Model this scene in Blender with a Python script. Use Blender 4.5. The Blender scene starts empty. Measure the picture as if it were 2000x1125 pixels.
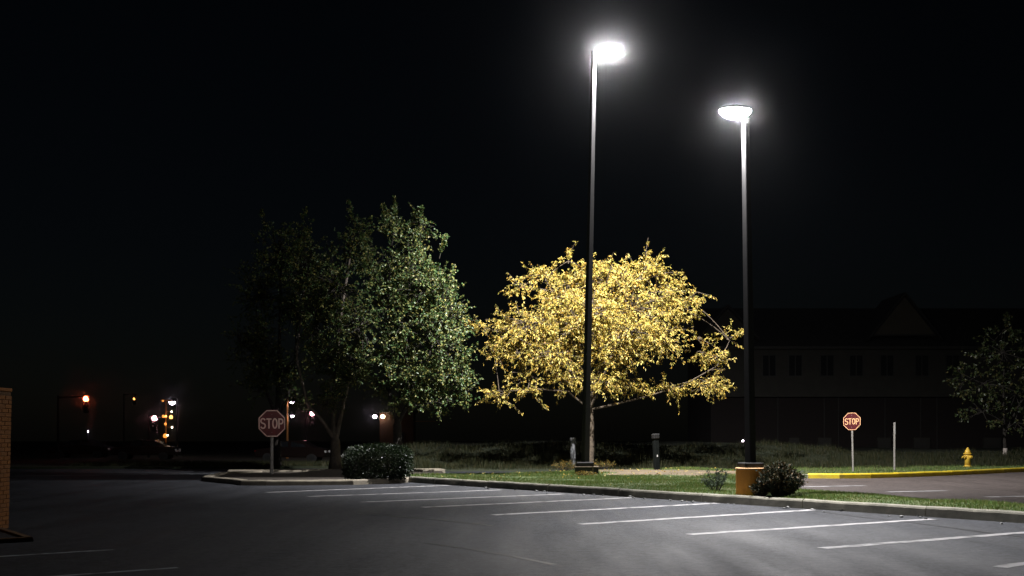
import bpy, bmesh, math, random
import numpy as np
from mathutils import Vector, Matrix

R = math.radians
SC = bpy.context.scene
COL = SC.collection
random.seed(11)

# ------------------------------------------------------------------ camera
CAM_H = 1.61
F = 2150.0          # focal length in pixels of the 2000 px wide photograph
HOR = 851.0         # pixel row of the horizon
cd = bpy.data.cameras.new('camera')
cam = bpy.data.objects.new('camera', cd)
COL.objects.link(cam)
cam.location = (0, 0, CAM_H)
cam.rotation_euler = (R(90), 0, 0)
cd.sensor_width = 36
cd.lens = 36 * F / 2000
cd.shift_y = (HOR - 562.5) / 2000
cd.clip_start = 0.1
cd.clip_end = 2000
SC.camera = cam

# ------------------------------------------------------------------ sky and exposure
W = bpy.data.worlds.new('World')
SC.world = W
W.use_nodes = True
nt = W.node_tree
bg = nt.nodes['Background']
sky = nt.nodes.new('ShaderNodeTexSky')
sky.sky_type = 'NISHITA'
sky.sun_disc = False
sky.sun_elevation = R(28)
sky.sun_rotation = R(150)
nt.links.new(sky.outputs[0], bg.inputs[0])
bg.inputs[1].default_value = 0.00036
sd = bpy.data.lights.new('added_fill_sun', 'SUN')  # added faint fill that lifts building and pier; no moon in view
sd.energy = 0.0012
sd.angle = R(0.5)
sd.color = (0.75, 0.86, 1.0)
so = bpy.data.objects.new('added_fill_sun', sd)
so.rotation_euler = (R(62), 0, R(30))
COL.objects.link(so)
SC.view_settings.view_transform = 'Standard'
SC.view_settings.look = 'None'
SC.view_settings.exposure = 0
SC.view_settings.gamma = 1
SC.view_settings.use_curve_mapping = False
SC.render.engine = 'CYCLES'
SC.cycles.use_denoising = True
SC.cycles.max_bounces = 5
SC.cycles.volume_bounces = 0
SC.cycles.sample_clamp_indirect = 4.0

LAMP_LEFT_W = 33000
LAMP_RIGHT_W = 12500
AIM_LEFT = (0.11, 0.31, -1.0)      # beam of the tall pole's head, thrown over the lawn
AIM_RIGHT = (0.26, -0.46, -1.0)     # beam of the second head, thrown over the lot

# ------------------------------------------------------------------ helpers
def at(px, py, z=0.0):
    """ground point seen at a pixel of the photograph, lying at height z"""
    y = F * (CAM_H - z) / (py - HOR)
    return Vector(((px - 1000) / F * y, y, z))

def atd(px, py, y):
    """point seen at a pixel at distance y"""
    return Vector(((px - 1000) / F * y, y, CAM_H + (HOR - py) / F * y))

def tag(o, label=None, cat=None, group=None, kind=None):
    if label: o['label'] = label
    if cat: o['category'] = cat
    if group: o['group'] = group
    if kind: o['kind'] = kind
    return o

def empty(name, loc, rz=0.0):
    o = bpy.data.objects.new(name, None)
    o.location = loc
    o.rotation_euler = (0, 0, rz)
    o.empty_display_size = 0.3
    COL.objects.link(o)
    return o

def link_mesh(name, me, mat, parent=None):
    o = bpy.data.objects.new(name, me)
    if mat is not None and not me.materials:
        me.materials.append(mat)
    COL.objects.link(o)
    if parent is not None: o.parent = parent
    return o

class MB:
    def __init__(s): s.v = []; s.f = []
    def add(s, vs, fs):
        b = len(s.v); s.v += [tuple(v) for v in vs]; s.f += [tuple(i + b for i in f) for f in fs]; return s
    def box(s, x0, x1, y0, y1, z0, z1, m=None):
        vs = [Vector(p) for p in ((x0,y0,z0),(x1,y0,z0),(x1,y1,z0),(x0,y1,z0),(x0,y0,z1),(x1,y0,z1),(x1,y1,z1),(x0,y1,z1))]
        if m is not None: vs = [m @ v for v in vs]
        return s.add(vs, [(0,3,2,1),(4,5,6,7),(0,1,5,4),(1,2,6,5),(2,3,7,6),(3,0,4,7)])
    def cbox(s, c, d, m=None):
        return s.box(c[0]-d[0]/2, c[0]+d[0]/2, c[1]-d[1]/2, c[1]+d[1]/2, c[2]-d[2]/2, c[2]+d[2]/2, m)
    def tube(s, pts, rad, n=8, cap=True, rot=0.0):
        pts = [Vector(p) for p in pts]
        if not isinstance(rad, (list, tuple)): rad = [rad] * len(pts)
        vs = []; prev = None
        for i, p in enumerate(pts):
            d = (pts[min(i+1, len(pts)-1)] - pts[max(i-1, 0)])
            d = d.normalized() if d.length > 1e-9 else Vector((0,0,1))
            if prev is None:
                a = Vector((1,0,0)) if abs(d.x) < 0.9 else Vector((0,1,0))
                a = (a - d * a.dot(d)).normalized()
            else:
                a = (prev - d * prev.dot(d)).normalized()
            prev = a; b = d.cross(a)
            for k in range(n):
                t = 2*math.pi*k/n + rot
                vs.append(p + (a*math.cos(t) + b*math.sin(t)) * rad[i])
        fs = []
        for i in range(len(pts)-1):
            for k in range(n):
                k2 = (k+1) % n
                fs.append((i*n+k, i*n+k2, (i+1)*n+k2, (i+1)*n+k))
        if cap:
            fs.append(tuple(reversed(range(n)))); fs.append(tuple((len(pts)-1)*n + k for k in range(n)))
        return s.add(vs, fs)
    def lathe(s, prof, n=16, c=(0,0,0), m=None):
        vs = []
        for r, z in prof:
            for k in range(n):
                t = 2*math.pi*k/n
                p = Vector((c[0]+r*math.cos(t), c[1]+r*math.sin(t), c[2]+z))
                vs.append(m @ p if m is not None else p)
        fs = []
        for i in range(len(prof)-1):
            for k in range(n):
                k2 = (k+1) % n
                fs.append((i*n+k, i*n+k2, (i+1)*n+k2, (i+1)*n+k))
        fs.append(tuple(reversed(range(n)))); fs.append(tuple((len(prof)-1)*n + k for k in range(n)))
        return s.add(vs, fs)
    def prism(s, poly, z0, z1):
        n = len(poly)
        vs = [(p[0], p[1], z0) for p in poly] + [(p[0], p[1], z1) for p in poly]
        fs = [tuple(reversed(range(n))), tuple(range(n, 2*n))] + [(i, (i+1) % n, n+(i+1) % n, n+i) for i in range(n)]
        return s.add(vs, fs)
    def build(s, name, mat, parent=None, bevel=0.0, smooth=False, seg=1, xf=None):
        me = bpy.data.meshes.new(name)
        vs = s.v if xf is None else [tuple(xf @ Vector(v)) for v in s.v]
        me.from_pydata(vs, [], s.f)
        if bevel > 0:
            bm = bmesh.new(); bm.from_mesh(me)
            es = [e for e in bm.edges if len(e.link_faces) == 2 and e.calc_face_angle(0) > 0.5]
            bmesh.ops.bevel(bm, geom=es, offset=bevel, segments=seg, profile=0.5, affect='EDGES')
            bm.to_mesh(me); bm.free()
        if smooth:
            me.polygons.foreach_set('use_smooth', [True] * len(me.polygons))
        me.update()
        return link_mesh(name, me, mat, parent)

def arr_mesh(name, V, T, mat, parent=None, smooth=False):
    me = bpy.data.meshes.new(name)
    me.vertices.add(len(V)); me.vertices.foreach_set('co', np.ascontiguousarray(V, dtype=np.float32).ravel())
    k = T.shape[1]
    me.loops.add(T.size); me.loops.foreach_set('vertex_index', np.ascontiguousarray(T, dtype=np.int32).ravel())
    me.polygons.add(len(T))
    me.polygons.foreach_set('loop_start', np.arange(0, T.size, k, dtype=np.int32))
    me.polygons.foreach_set('loop_total', np.full(len(T), k, dtype=np.int32))
    if smooth: me.polygons.foreach_set('use_smooth', np.ones(len(T), dtype=bool))
    me.update(calc_edges=True); me.validate()
    return link_mesh(name, me, mat, parent)

def norm(a):
    return a / np.maximum(np.linalg.norm(a, axis=1, keepdims=True), 1e-9)

def leaves(P, A, L, Wd, rng, fold=0.25):
    """two-triangle folded leaves"""
    n = len(P)
    A = norm(A)
    Rn = rng.normal(size=(n, 3))
    S = norm(np.cross(A, Rn)); N = np.cross(A, S)
    L = L[:, None]; Wd = Wd[:, None]
    mid = P + A*L*0.42
    up = N*Wd*fold
    V = np.stack([P, mid + S*Wd*0.5 + up, P + A*L, mid - S*Wd*0.5 + up], axis=1).reshape(-1, 3)
    b = np.arange(n)[:, None]*4
    T = np.concatenate([b + np.array([[0,1,2]]), b + np.array([[0,2,3]])], axis=0)
    return V, T

def blades(P, h, w, rng, lean=0.35):
    n = len(P)
    a = rng.uniform(0, 2*np.pi, n)
    S = np.stack([np.cos(a), np.sin(a), np.zeros(n)], 1)
    b = rng.uniform(0, 2*np.pi, n); l = rng.uniform(0, lean, n)
    tip = P + np.stack([np.cos(b)*l*h, np.sin(b)*l*h, h*np.sqrt(1-l*l)], 1)
    V = np.stack([P - S*w[:, None]/2, P + S*w[:, None]/2, tip], 1).reshape(-1, 3)
    T = np.arange(n*3).reshape(-1, 3)
    return V, T

# ------------------------------------------------------------------ materials
def new_mat(name):
    m = bpy.data.materials.new(name); m.use_nodes = True
    n = m.node_tree
    return m, n, n.nodes['Principled BSDF'], n.nodes['Material Output']

def surf(name, c1, c2=None, scale=4.0, rough=0.7, bump=0.0, bscale=40.0, metal=0.0, spec=0.5, coords='Object', detail=6.0, c3=None, scale3=0.4, f3=0.5, lo3=0.48, hi3=0.7):
    """two colours mixed by noise, a second larger noise for wear, and fine relief"""
    m, n, p, out = new_mat(name)
    tc = n.nodes.new('ShaderNodeTexCoord')
    src = tc.outputs[coords]
    if c2 is None: c2 = tuple(x*0.75 for x in c1)
    nz = n.nodes.new('ShaderNodeTexNoise'); nz.inputs['Scale'].default_value = scale; nz.inputs['Detail'].default_value = detail
    n.links.new(src, nz.inputs['Vector'])
    rp = n.nodes.new('ShaderNodeValToRGB')
    rp.color_ramp.elements[0].position = 0.35; rp.color_ramp.elements[1].position = 0.65
    rp.color_ramp.elements[0].color = (*c1, 1); rp.color_ramp.elements[1].color = (*c2, 1)
    n.links.new(nz.outputs['Fac'], rp.inputs[0])
    col = rp.outputs[0]
    if c3 is not None:
        n3 = n.nodes.new('ShaderNodeTexNoise'); n3.inputs['Scale'].default_value = scale3; n3.inputs['Detail'].default_value = 8
        n.links.new(src, n3.inputs['Vector'])
        r3 = n.nodes.new('ShaderNodeMapRange'); r3.inputs[1].default_value = lo3; r3.inputs[2].default_value = hi3; r3.inputs[4].default_value = f3
        n.links.new(n3.outputs['Fac'], r3.inputs[0])
        mx = n.nodes.new('ShaderNodeMix'); mx.data_type = 'RGBA'
        n.links.new(r3.outputs[0], mx.inputs[0]); n.links.new(col, mx.inputs[6]); mx.inputs[7].default_value = (*c3, 1)
        col = mx.outputs[2]
    n.links.new(col, p.inputs['Base Color'])
    p.inputs['Roughness'].default_value = rough
    p.inputs['Metallic'].default_value = metal
    p.inputs['Specular IOR Level'].default_value = spec
    if bump > 0:
        bz = n.nodes.new('ShaderNodeTexNoise'); bz.inputs['Scale'].default_value = bscale; bz.inputs['Detail'].default_value = 5
        n.links.new(src, bz.inputs['Vector'])
        bp = n.nodes.new('ShaderNodeBump'); bp.inputs['Strength'].default_value = bump; bp.inputs['Distance'].default_value = 0.02
        n.links.new(bz.outputs['Fac'], bp.inputs['Height'])
        n.links.new(bp.outputs[0], p.inputs['Normal'])
    return m

def leaf_mat(name, cols, rough=0.45, trans=0.3, spec=0.5):
    """colour drawn per leaf from a ramp, a share of the light passing through"""
    m, n, p, out = new_mat(name)
    g = n.nodes.new('ShaderNodeNewGeometry')
    rp = n.nodes.new('ShaderNodeValToRGB')
    els = rp.color_ramp.elements
    while len(els) < len(cols): els.new(0.5)
    for i, c in enumerate(cols):
        els[i].position = i / (len(cols)-1); els[i].color = (*c, 1)
    n.links.new(g.outputs['Random Per Island'], rp.inputs[0])
    n.links.new(rp.outputs[0], p.inputs['Base Color'])
    p.inputs['Roughness'].default_value = rough
    p.inputs['Specular IOR Level'].default_value = spec
    if trans > 0:
        t = n.nodes.new('ShaderNodeBsdfTranslucent'); n.links.new(rp.outputs[0], t.inputs[0])
        mx = n.nodes.new('ShaderNodeMixShader'); mx.inputs[0].default_value = trans
        n.links.new(p.outputs[0], mx.inputs[1]); n.links.new(t.outputs[0], mx.inputs[2]); n.links.new(mx.outputs[0], out.inputs[0])
    return m

def glow(name, col, strength):
    m, n, p, out = new_mat(name)
    p.inputs['Base Color'].default_value = (0.8, 0.8, 0.8, 1)
    p.inputs['Emission Color'].default_value = (*col, 1)
    p.inputs['Emission Strength'].default_value = strength
    return m

def asphalt_mat(name, c1, c2, rough):
    m, n, p, out = new_mat(name)
    tc = n.nodes.new('ShaderNodeTexCoord'); src = tc.outputs['Object']
    def noise(sc, det=6, rg=0.6):
        z = n.nodes.new('ShaderNodeTexNoise'); z.inputs['Scale'].default_value = sc; z.inputs['Detail'].default_value = det
        z.inputs['Roughness'].default_value = rg; n.links.new(src, z.inputs['Vector']); return z
    big, mid, fine, grit = noise(0.22, 6), noise(1.7, 8, 0.7), noise(55, 4, 0.8), noise(6.5, 7, 0.85)
    # tyre-polished streaks, drawn out along the aisle
    mp = n.nodes.new('ShaderNodeMapping'); mp.inputs['Rotation'].default_value = (0, 0, R(-36)); mp.inputs['Scale'].default_value = (1.0, 0.12, 1)
    n.links.new(src, mp.inputs[0])
    st = n.nodes.new('ShaderNodeTexNoise'); st.inputs['Scale'].default_value = 1.1; st.inputs['Detail'].default_value = 7; n.links.new(mp.outputs[0], st.inputs['Vector'])
    def mth(op, a, b):
        k = n.nodes.new('ShaderNodeMath'); k.operation = op
        for i, x in enumerate((a, b)):
            if isinstance(x, (int, float)): k.inputs[i].default_value = x
            else: n.links.new(x, k.inputs[i])
        return k.outputs[0]
    f = mth('ADD', mth('MULTIPLY', big.outputs['Fac'], 0.4), mth('MULTIPLY', mid.outputs['Fac'], 0.3))
    f = mth('ADD', f, mth('MULTIPLY', st.outputs['Fac'], 0.35))
    f = mth('ADD', f, mth('MULTIPLY', mth('SUBTRACT', fine.outputs['Fac'], 0.5), 0.55))
    f = mth('ADD', f, mth('MULTIPLY', mth('SUBTRACT', grit.outputs['Fac'], 0.5), 1.9))
    vo = n.nodes.new('ShaderNodeTexVoronoi'); vo.inputs['Scale'].default_value = 26; n.links.new(src, vo.inputs['Vector'])
    sx = n.nodes.new('ShaderNodeSeparateColor'); n.links.new(vo.outputs['Color'], sx.inputs[0])
    f = mth('ADD', f, mth('MULTIPLY', mth('SUBTRACT', sx.outputs[0], 0.5), 0.30))
    oil = noise(0.75, 5, 0.55)
    ol = n.nodes.new('ShaderNodeMapRange'); ol.inputs[1].default_value = 0.60; ol.inputs[2].default_value = 0.72; ol.inputs[4].default_value = 0.22
    n.links.new(oil.outputs['Fac'], ol.inputs[0])
    f = mth('SUBTRACT', f, ol.outputs[0])
    rp = n.nodes.new('ShaderNodeValToRGB')
    rp.color_ramp.elements[0].position = 0.30; rp.color_ramp.elements[1].position = 0.76
    rp.color_ramp.elements[0].color = (*c1, 1); rp.color_ramp.elements[1].color = (*c2, 1)
    n.links.new(f, rp.inputs[0]); n.links.new(rp.outputs[0], p.inputs['Base Color'])
    rr = n.nodes.new('ShaderNodeMapRange'); rr.inputs[1].default_value = 0.35; rr.inputs[2].default_value = 0.65
    rr.inputs[3].default_value = rough - 0.08; rr.inputs[4].default_value = rough + 0.12
    n.links.new(st.outputs['Fac'], rr.inputs[0]); n.links.new(rr.outputs[0], p.inputs['Roughness'])
    p.inputs['Specular IOR Level'].default_value = 0.35
    bp = n.nodes.new('ShaderNodeBump'); bp.inputs['Strength'].default_value = 0.7; bp.inputs['Distance'].default_value = 0.02
    h = mth('ADD', mth('MULTIPLY', fine.outputs['Fac'], 0.8), mth('MULTIPLY', grit.outputs['Fac'], 1.6))
    n.links.new(h, bp.inputs['Height']); n.links.new(bp.outputs[0], p.inputs['Normal'])
    return m

def paint_mat(name, c, worn, rough=0.6):
    """line paint rubbed through to the road in places"""
    return surf(name, c, tuple(x*0.78 for x in c), 9, rough, 0.3, 60, c3=worn, scale3=3.2, f3=0.9, lo3=0.5, hi3=0.62)

M = {}
M['asphalt'] = asphalt_mat('asphalt', (0.006, 0.007, 0.0085), (0.050, 0.054, 0.064), 0.62)
M['drive'] = asphalt_mat('brown_asphalt', (0.052, 0.042, 0.037), (0.12, 0.098, 0.088), 0.65)
M['line'] = paint_mat('line_paint', (0.46, 0.45, 0.45), (0.10, 0.10, 0.10))
M['line_old'] = paint_mat('old_line_paint', (0.55, 0.60, 0.62), (0.15, 0.15, 0.15))
M['tar'] = surf('tar', (0.014, 0.014, 0.015), (0.024, 0.024, 0.024), 6, 0.45, 0.2)
M['soil'] = surf('soil', (0.030, 0.026, 0.016), (0.05, 0.045, 0.025), 3, 0.95, 0.6, 12)
M['turf'] = surf('turf', (0.035, 0.065, 0.016), (0.065, 0.085, 0.024), 2.2, 0.95, 0.8, 30, c3=(0.12, 0.10, 0.04), scale3=0.6, f3=0.5)
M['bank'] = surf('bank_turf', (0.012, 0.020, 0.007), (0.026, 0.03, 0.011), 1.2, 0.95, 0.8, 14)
M['dirt'] = surf('dry_dirt', (0.17, 0.125, 0.075), (0.09, 0.072, 0.042), 2.5, 0.95, 0.6, 30)
M['mulch'] = surf('mulch', (0.022, 0.018, 0.013), (0.04, 0.03, 0.02), 8, 0.95, 0.9, 30)
M['kerb'] = surf('kerb_concrete', (0.27, 0.255, 0.20), (0.19, 0.18, 0.14), 5, 0.88, 0.5, 50, coords='Object', c3=(0.055, 0.055, 0.04), scale3=1.5, f3=0.75)
M['concrete'] = surf('pale_concrete', (0.34, 0.30, 0.22), (0.22, 0.195, 0.15), 4, 0.88, 0.4, 50, c3=(0.10, 0.09, 0.065), scale3=1.2, f3=0.7)
M['yellow'] = surf('yellow_kerb_paint', (0.82, 0.62, 0.035), (0.74, 0.54, 0.03), 3, 0.5, 0.2, 40, c3=(0.42, 0.33, 0.12), scale3=2.5, f3=0.6)
M['orange'] = surf('orange_concrete_paint', (0.85, 0.37, 0.05), (0.76, 0.31, 0.04), 3, 0.7, 0.4, 25, c3=(0.30, 0.11, 0.03), scale3=2.0, f3=0.8)
M['orange_lip'] = surf('chipped_rim', (0.66, 0.42, 0.22), (0.5, 0.28, 0.1), 9, 0.8, 0.3)
M['bronze'] = surf('pole_paint', (0.017, 0.0165, 0.016), (0.013, 0.013, 0.013), 1.5, 0.6, 0.05, 20, spec=0.25)
M['black'] = surf('black_cover', (0.018, 0.018, 0.018), (0.028, 0.027, 0.026), 4, 0.8, 0.1, spec=0.2)
M['steel'] = surf('galvanised_steel', (0.34, 0.32, 0.29), (0.24, 0.22, 0.2), 7, 0.5, 0.1, metal=0.3)
M['grey_post'] = surf('weathered_grey_post', (0.26, 0.27, 0.27), (0.13, 0.135, 0.14), 6, 0.75, 0.4, 20)
M['dark_post'] = surf('dark_green_post', (0.006, 0.008, 0.007), (0.010, 0.012, 0.011), 5, 0.9, 0.1, spec=0.1)
M['reflector'] = surf('white_reflector', (0.85, 0.85, 0.82), (0.75, 0.75, 0.72), 5, 0.3)
M['sign_red'] = surf('sign_red', (0.085, 0.004, 0.008), (0.07, 0.003, 0.007), 4, 0.45, 0.0)
M['sign_dull'] = surf('sign_faded_red', (0.15, 0.016, 0.016), (0.10, 0.012, 0.014), 4, 0.5, 0.0)
M['sign_pink'] = surf('sign_weathered_white', (0.90, 0.66, 0.56), (0.86, 0.56, 0.46), 5, 0.5, 0.0)
M['sign_amber'] = surf('sign_aged_white', (0.82, 0.50, 0.24), (0.78, 0.40, 0.2), 5, 0.5, 0.0)
M['hydrant'] = surf('hydrant_yellow', (0.76, 0.50, 0.06), (0.68, 0.42, 0.045), 5, 0.45, 0.15, 30)
M['bark'] = surf('bark', (0.15, 0.115, 0.075), (0.075, 0.058, 0.04), 9, 0.92, 1.0, 22)
M['bark_shade_lift'] = surf('lifted_grey_bark', (0.25, 0.21, 0.17), (0.16, 0.135, 0.11), 7, 0.92, 0.9, 18)  # grey bark lightened in colour to offset the shade on the forked trunk
M['bark_grey'] = surf('grey_bark', (0.034, 0.029, 0.022), (0.02, 0.017, 0.013), 7, 0.92, 0.9, 18)
M['limewash'] = surf('limewashed_bark', (0.55, 0.48, 0.42), (0.4, 0.35, 0.3), 7, 0.85, 0.4)
M['brick'] = surf('orange_brick', (0.38, 0.145, 0.026), (0.32, 0.12, 0.02), 30, 0.88, 0.5, 60)
M['brick_b'] = surf('brown_brick', (0.35, 0.14, 0.032), (0.29, 0.115, 0.025), 30, 0.88, 0.5, 60)
M['mortar'] = surf('mortar', (0.17, 0.085, 0.028), (0.13, 0.065, 0.022), 30, 0.95, 0.4)
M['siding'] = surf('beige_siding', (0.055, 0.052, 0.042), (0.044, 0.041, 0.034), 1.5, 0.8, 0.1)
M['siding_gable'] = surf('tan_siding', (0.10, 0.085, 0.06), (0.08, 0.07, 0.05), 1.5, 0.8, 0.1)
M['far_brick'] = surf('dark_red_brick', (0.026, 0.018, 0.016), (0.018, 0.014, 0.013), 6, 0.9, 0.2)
M['roof'] = surf('dark_shingles', (0.035, 0.034, 0.034), (0.022, 0.022, 0.022), 3, 0.9, 0.4)
M['pane'] = surf('dark_pane', (0.012, 0.014, 0.016), (0.016, 0.018, 0.02), 2, 0.12)
M['trim'] = surf('off_white_trim', (0.05, 0.047, 0.043), (0.042, 0.04, 0.036), 3, 0.7)
M['car'] = surf('dark_car_paint', (0.014, 0.008, 0.007), (0.012, 0.007, 0.006), 2, 0.25, 0.0)
M['rubber'] = surf('rubber', (0.015, 0.015, 0.015), (0.02, 0.02, 0.02), 4, 0.8)
M['tail'] = surf('tail_lens', (0.2, 0.01, 0.01), (0.16, 0.008, 0.008), 4, 0.25)
M['far_wall'] = surf('tan_far_wall', (0.10, 0.042, 0.016), (0.08, 0.034, 0.014), 2, 0.9)
M['amber_pole'] = surf('orange_pole_paint', (0.5, 0.22, 0.05), (0.4, 0.17, 0.04), 4, 0.6)
M['litter'] = surf('paper', (0.42, 0.42, 0.40), (0.3, 0.3, 0.29), 5, 0.8)
M['leaf_gold'] = leaf_mat('gold_leaf', [(0.26, 0.13, 0.02), (0.50, 0.33, 0.05), (0.62, 0.46, 0.10), (0.68, 0.54, 0.16), (0.52, 0.43, 0.08), (0.25, 0.23, 0.045), (0.16, 0.15, 0.03)], 0.5, 0.2, 0.35)
M['leaf_green'] = leaf_mat('glossy_green_leaf', [(0.034, 0.075, 0.022), (0.06, 0.115, 0.034), (0.105, 0.15, 0.045), (0.23, 0.20, 0.05), (0.05, 0.105, 0.04)], 0.45, 0.10, 0.4)
M['leaf_dark'] = leaf_mat('dark_leaf', [(0.035, 0.055, 0.02), (0.05, 0.07, 0.025), (0.09, 0.075, 0.025)], 0.4, 0.12, 0.5)
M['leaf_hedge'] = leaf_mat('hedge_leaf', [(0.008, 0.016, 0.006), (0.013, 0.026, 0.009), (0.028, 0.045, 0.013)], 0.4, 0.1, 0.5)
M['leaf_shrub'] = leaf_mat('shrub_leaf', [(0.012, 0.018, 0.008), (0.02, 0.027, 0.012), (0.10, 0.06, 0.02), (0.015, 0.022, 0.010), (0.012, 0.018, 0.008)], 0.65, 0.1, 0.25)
M['leaf_sage'] = leaf_mat('grey_green_leaf', [(0.05, 0.075, 0.05), (0.075, 0.10, 0.07), (0.06, 0.08, 0.04)], 0.6, 0.1, 0.3)
M['leaf_weed'] = leaf_mat('yellowed_weed_leaf', [(0.05, 0.08, 0.02), (0.16, 0.12, 0.025), (0.30, 0.17, 0.03), (0.07, 0.10, 0.025)], 0.6, 0.3, 0.3)
M['grass'] = leaf_mat('lawn_blade', [(0.08, 0.165, 0.032), (0.12, 0.205, 0.046), (0.165, 0.22, 0.06), (0.26, 0.23, 0.09)], 0.55, 0.25, 0.3)
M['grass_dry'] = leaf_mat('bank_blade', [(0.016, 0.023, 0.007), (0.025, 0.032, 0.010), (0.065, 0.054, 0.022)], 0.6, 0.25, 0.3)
M['lens'] = glow('lamp_lens', (1.0, 0.97, 0.98), 900)
M['lens_near'] = glow('second_lamp_lens', (1.0, 0.97, 0.98), 350)
M['glow_white'] = glow('far_lamp', (1.0, 0.78, 0.95), 22)
M['glow_cream'] = glow('cream_lamp', (1.0, 0.82, 0.55), 8)
M['glow_red'] = glow('red_signal', (1.0, 0.13, 0.05), 34)
M['glow_pink'] = glow('pale_red_signal', (1.0, 0.40, 0.44), 30)
M['glow_amber'] = glow('amber_beacon', (1.0, 0.34, 0.05), 1.5)
M['glow_amber_b'] = glow('bright_amber_beacon', (1.0, 0.42, 0.10), 3.5)
M['unlit'] = surf('unlit_lens', (0.03, 0.03, 0.02), (0.02, 0.025, 0.02), 4, 0.3)

# ------------------------------------------------------------------ layout axes
U = Vector((-0.589, 0.808, 0)); U.normalize()      # along the kerb, away from the camera
Vv = Vector((U.y, -U.x, 0))                         # across the kerb, onto the lawn
K0 = Vector((4.9, 26.4, 0))
ROT_LOT = math.atan2(Vv.y, Vv.x)
def st(s, t, z=0.0): return K0 + U*s + Vv*t + Vector((0, 0, z))
def sm(x): x = min(1.0, max(0.0, x)); return x*x*(3-2*x)
def npsm(x): x = np.clip(x, 0, 1); return x*x*(3-2*x)

# ------------------------------------------------------------------ ground, lot, drive
tag(MB().add([(-300,-40,-0.12),(300,-40,-0.12),(300,340,-0.12),(-300,340,-0.12)], [(0,1,2,3)]).build('ground', M['soil']), kind='structure')
lot = tag(MB().add([(-70,-30,0),(70,-30,0),(70,57,0),(-70,57,0)], [(0,1,2,3)]).build('parking_lot', M['asphalt']), kind='structure')

def ribbon(pts, w, z, name, mat, parent, jitter=0.0):
    pts = [Vector((p[0], p[1], 0)) for p in pts]
    vs, fs = [], []
    for i, p in enumerate(pts):
        d = (pts[min(i+1, len(pts)-1)] - pts[max(i-1, 0)]).normalized()
        nrm = Vector((-d.y, d.x, 0))
        j = random.uniform(-jitter, jitter)
        vs += [p + nrm*(w/2 + j) + Vector((0,0,z)), p - nrm*(w/2 - j) + Vector((0,0,z))]
        if i: fs.append((2*i-2, 2*i-1, 2*i+1, 2*i))
    return MB().add(vs, fs).build(name, mat, parent)

def seg_pts(a, b, n=14):
    return [a.lerp(b, i/n) for i in range(n+1)]

LINES = [((520,962),(877,948)), ((600,970),(980,957)), ((705,981),(1100,965)), ((825,991),(1237,972)), ((963,1006),(1400,983)),
         ((1133,1024),(1588,996)), ((1345,1044),(1822,1014)), ((1607,1071),(2060,1036))]
for i, (a, b) in enumerate(LINES):
    ribbon(seg_pts(at(*a), at(*b)), 0.26 - 0.008*i, 0.004, 'parking_line', M['line'], lot, 0.02)
p9 = at(1950, 1108)
ribbon(seg_pts(p9, p9 + Vv*6.2), 0.2, 0.004, 'parking_line', M['line'], lot, 0.02)
for e in ((222,1074), (347,1109)):
    q = at(*e)
    ribbon(seg_pts(q - Vv*6.2, q), 0.11, 0.004, 'parking_line', M['line_old'], lot, 0.008)
for pl in ([(1586,997),(1650,1006),(1715,1014),(1760,1018),(1840,1029),(1930,1041),(2050,1056)], [(835,1061),(900,1070),(1000,1087),(1080,1103)], [(700,1003),(830,1013),(960,1027)]):
    ribbon([at(*p) for p in pl], 0.10, 0.003, 'tar_seam', M['tar'], lot, 0.02)
e0, e1 = at(20, 930), at(480, 924.5)
ribbon(seg_pts(e0, e1, 10), 0.16, 0.004, 'edge_line', M['line_old'], lot, 0.01)

drv_poly = [(26.5,5.0), (7.0,32.6), (5.5,40.5), (9,47), (24,56.5), (69,56.5), (69,5)]
drv = tag(MB().add([(x, y, 0.006) for x, y in reversed(drv_poly)], [tuple(range(len(drv_poly)))]).build('drive', M['drive']), kind='structure')
for a, b in (((1560,951.5),(1690,949)), ((1735,961.5),(1847,959)), ((1925,971.5),(2020,969.5))):
    ribbon(seg_pts(at(*a), at(*b), 6), 0.3, 0.011, 'parking_line', M['line'], drv, 0.01)
ribbon([at(1500,938), at(1600,942), at(1700,941)], 0.12, 0.011, 'tar_seam', M['tar'], drv)

# ------------------------------------------------------------------ lawn behind the kerb
def lawn_T(s):
    return 5.0 + 0.25*np.clip(s, -6, 4)*0.9 + 9.0*npsm((s-4.5)/5.5)
def lawn_z(s, t):
    T = lawn_T(s)
    fall = npsm((t-(T-2.4))/2.4) * (1-npsm((s-3.5)/4))
    bump = 0.02*np.sin(s*1.7+t)*np.cos(t*1.3) + 0.035*npsm(t/1.2)
    return 0.185 - 0.15*fall + bump*(1-fall)
NS, NT = 150, 40
S0, S1 = -30.0, 15.2
ss = np.linspace(S0, S1, NS); tt = np.linspace(0, 1, NT)
SS, TT = np.meshgrid(ss, tt, indexing='ij')
tv = 0.17 + TT*(lawn_T(SS)-0.17)
zz = lawn_z(SS, tv)
zz[:, 0] = 0.15
PX = K0.x + U.x*SS + Vv.x*tv; PY = K0.y + U.y*SS + Vv.y*tv
LV = np.stack([PX, PY, zz], -1).reshape(-1, 3)
idx = np.arange(NS*NT).reshape(NS, NT)
LQ = np.stack([idx[:-1,:-1], idx[:-1,1:], idx[1:,1:], idx[1:,:-1]], -1).reshape(-1, 4)
lawn = tag(arr_mesh('lawn', LV, LQ, M['turf'], smooth=True), kind='structure')

rng = np.random.default_rng(5)
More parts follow.
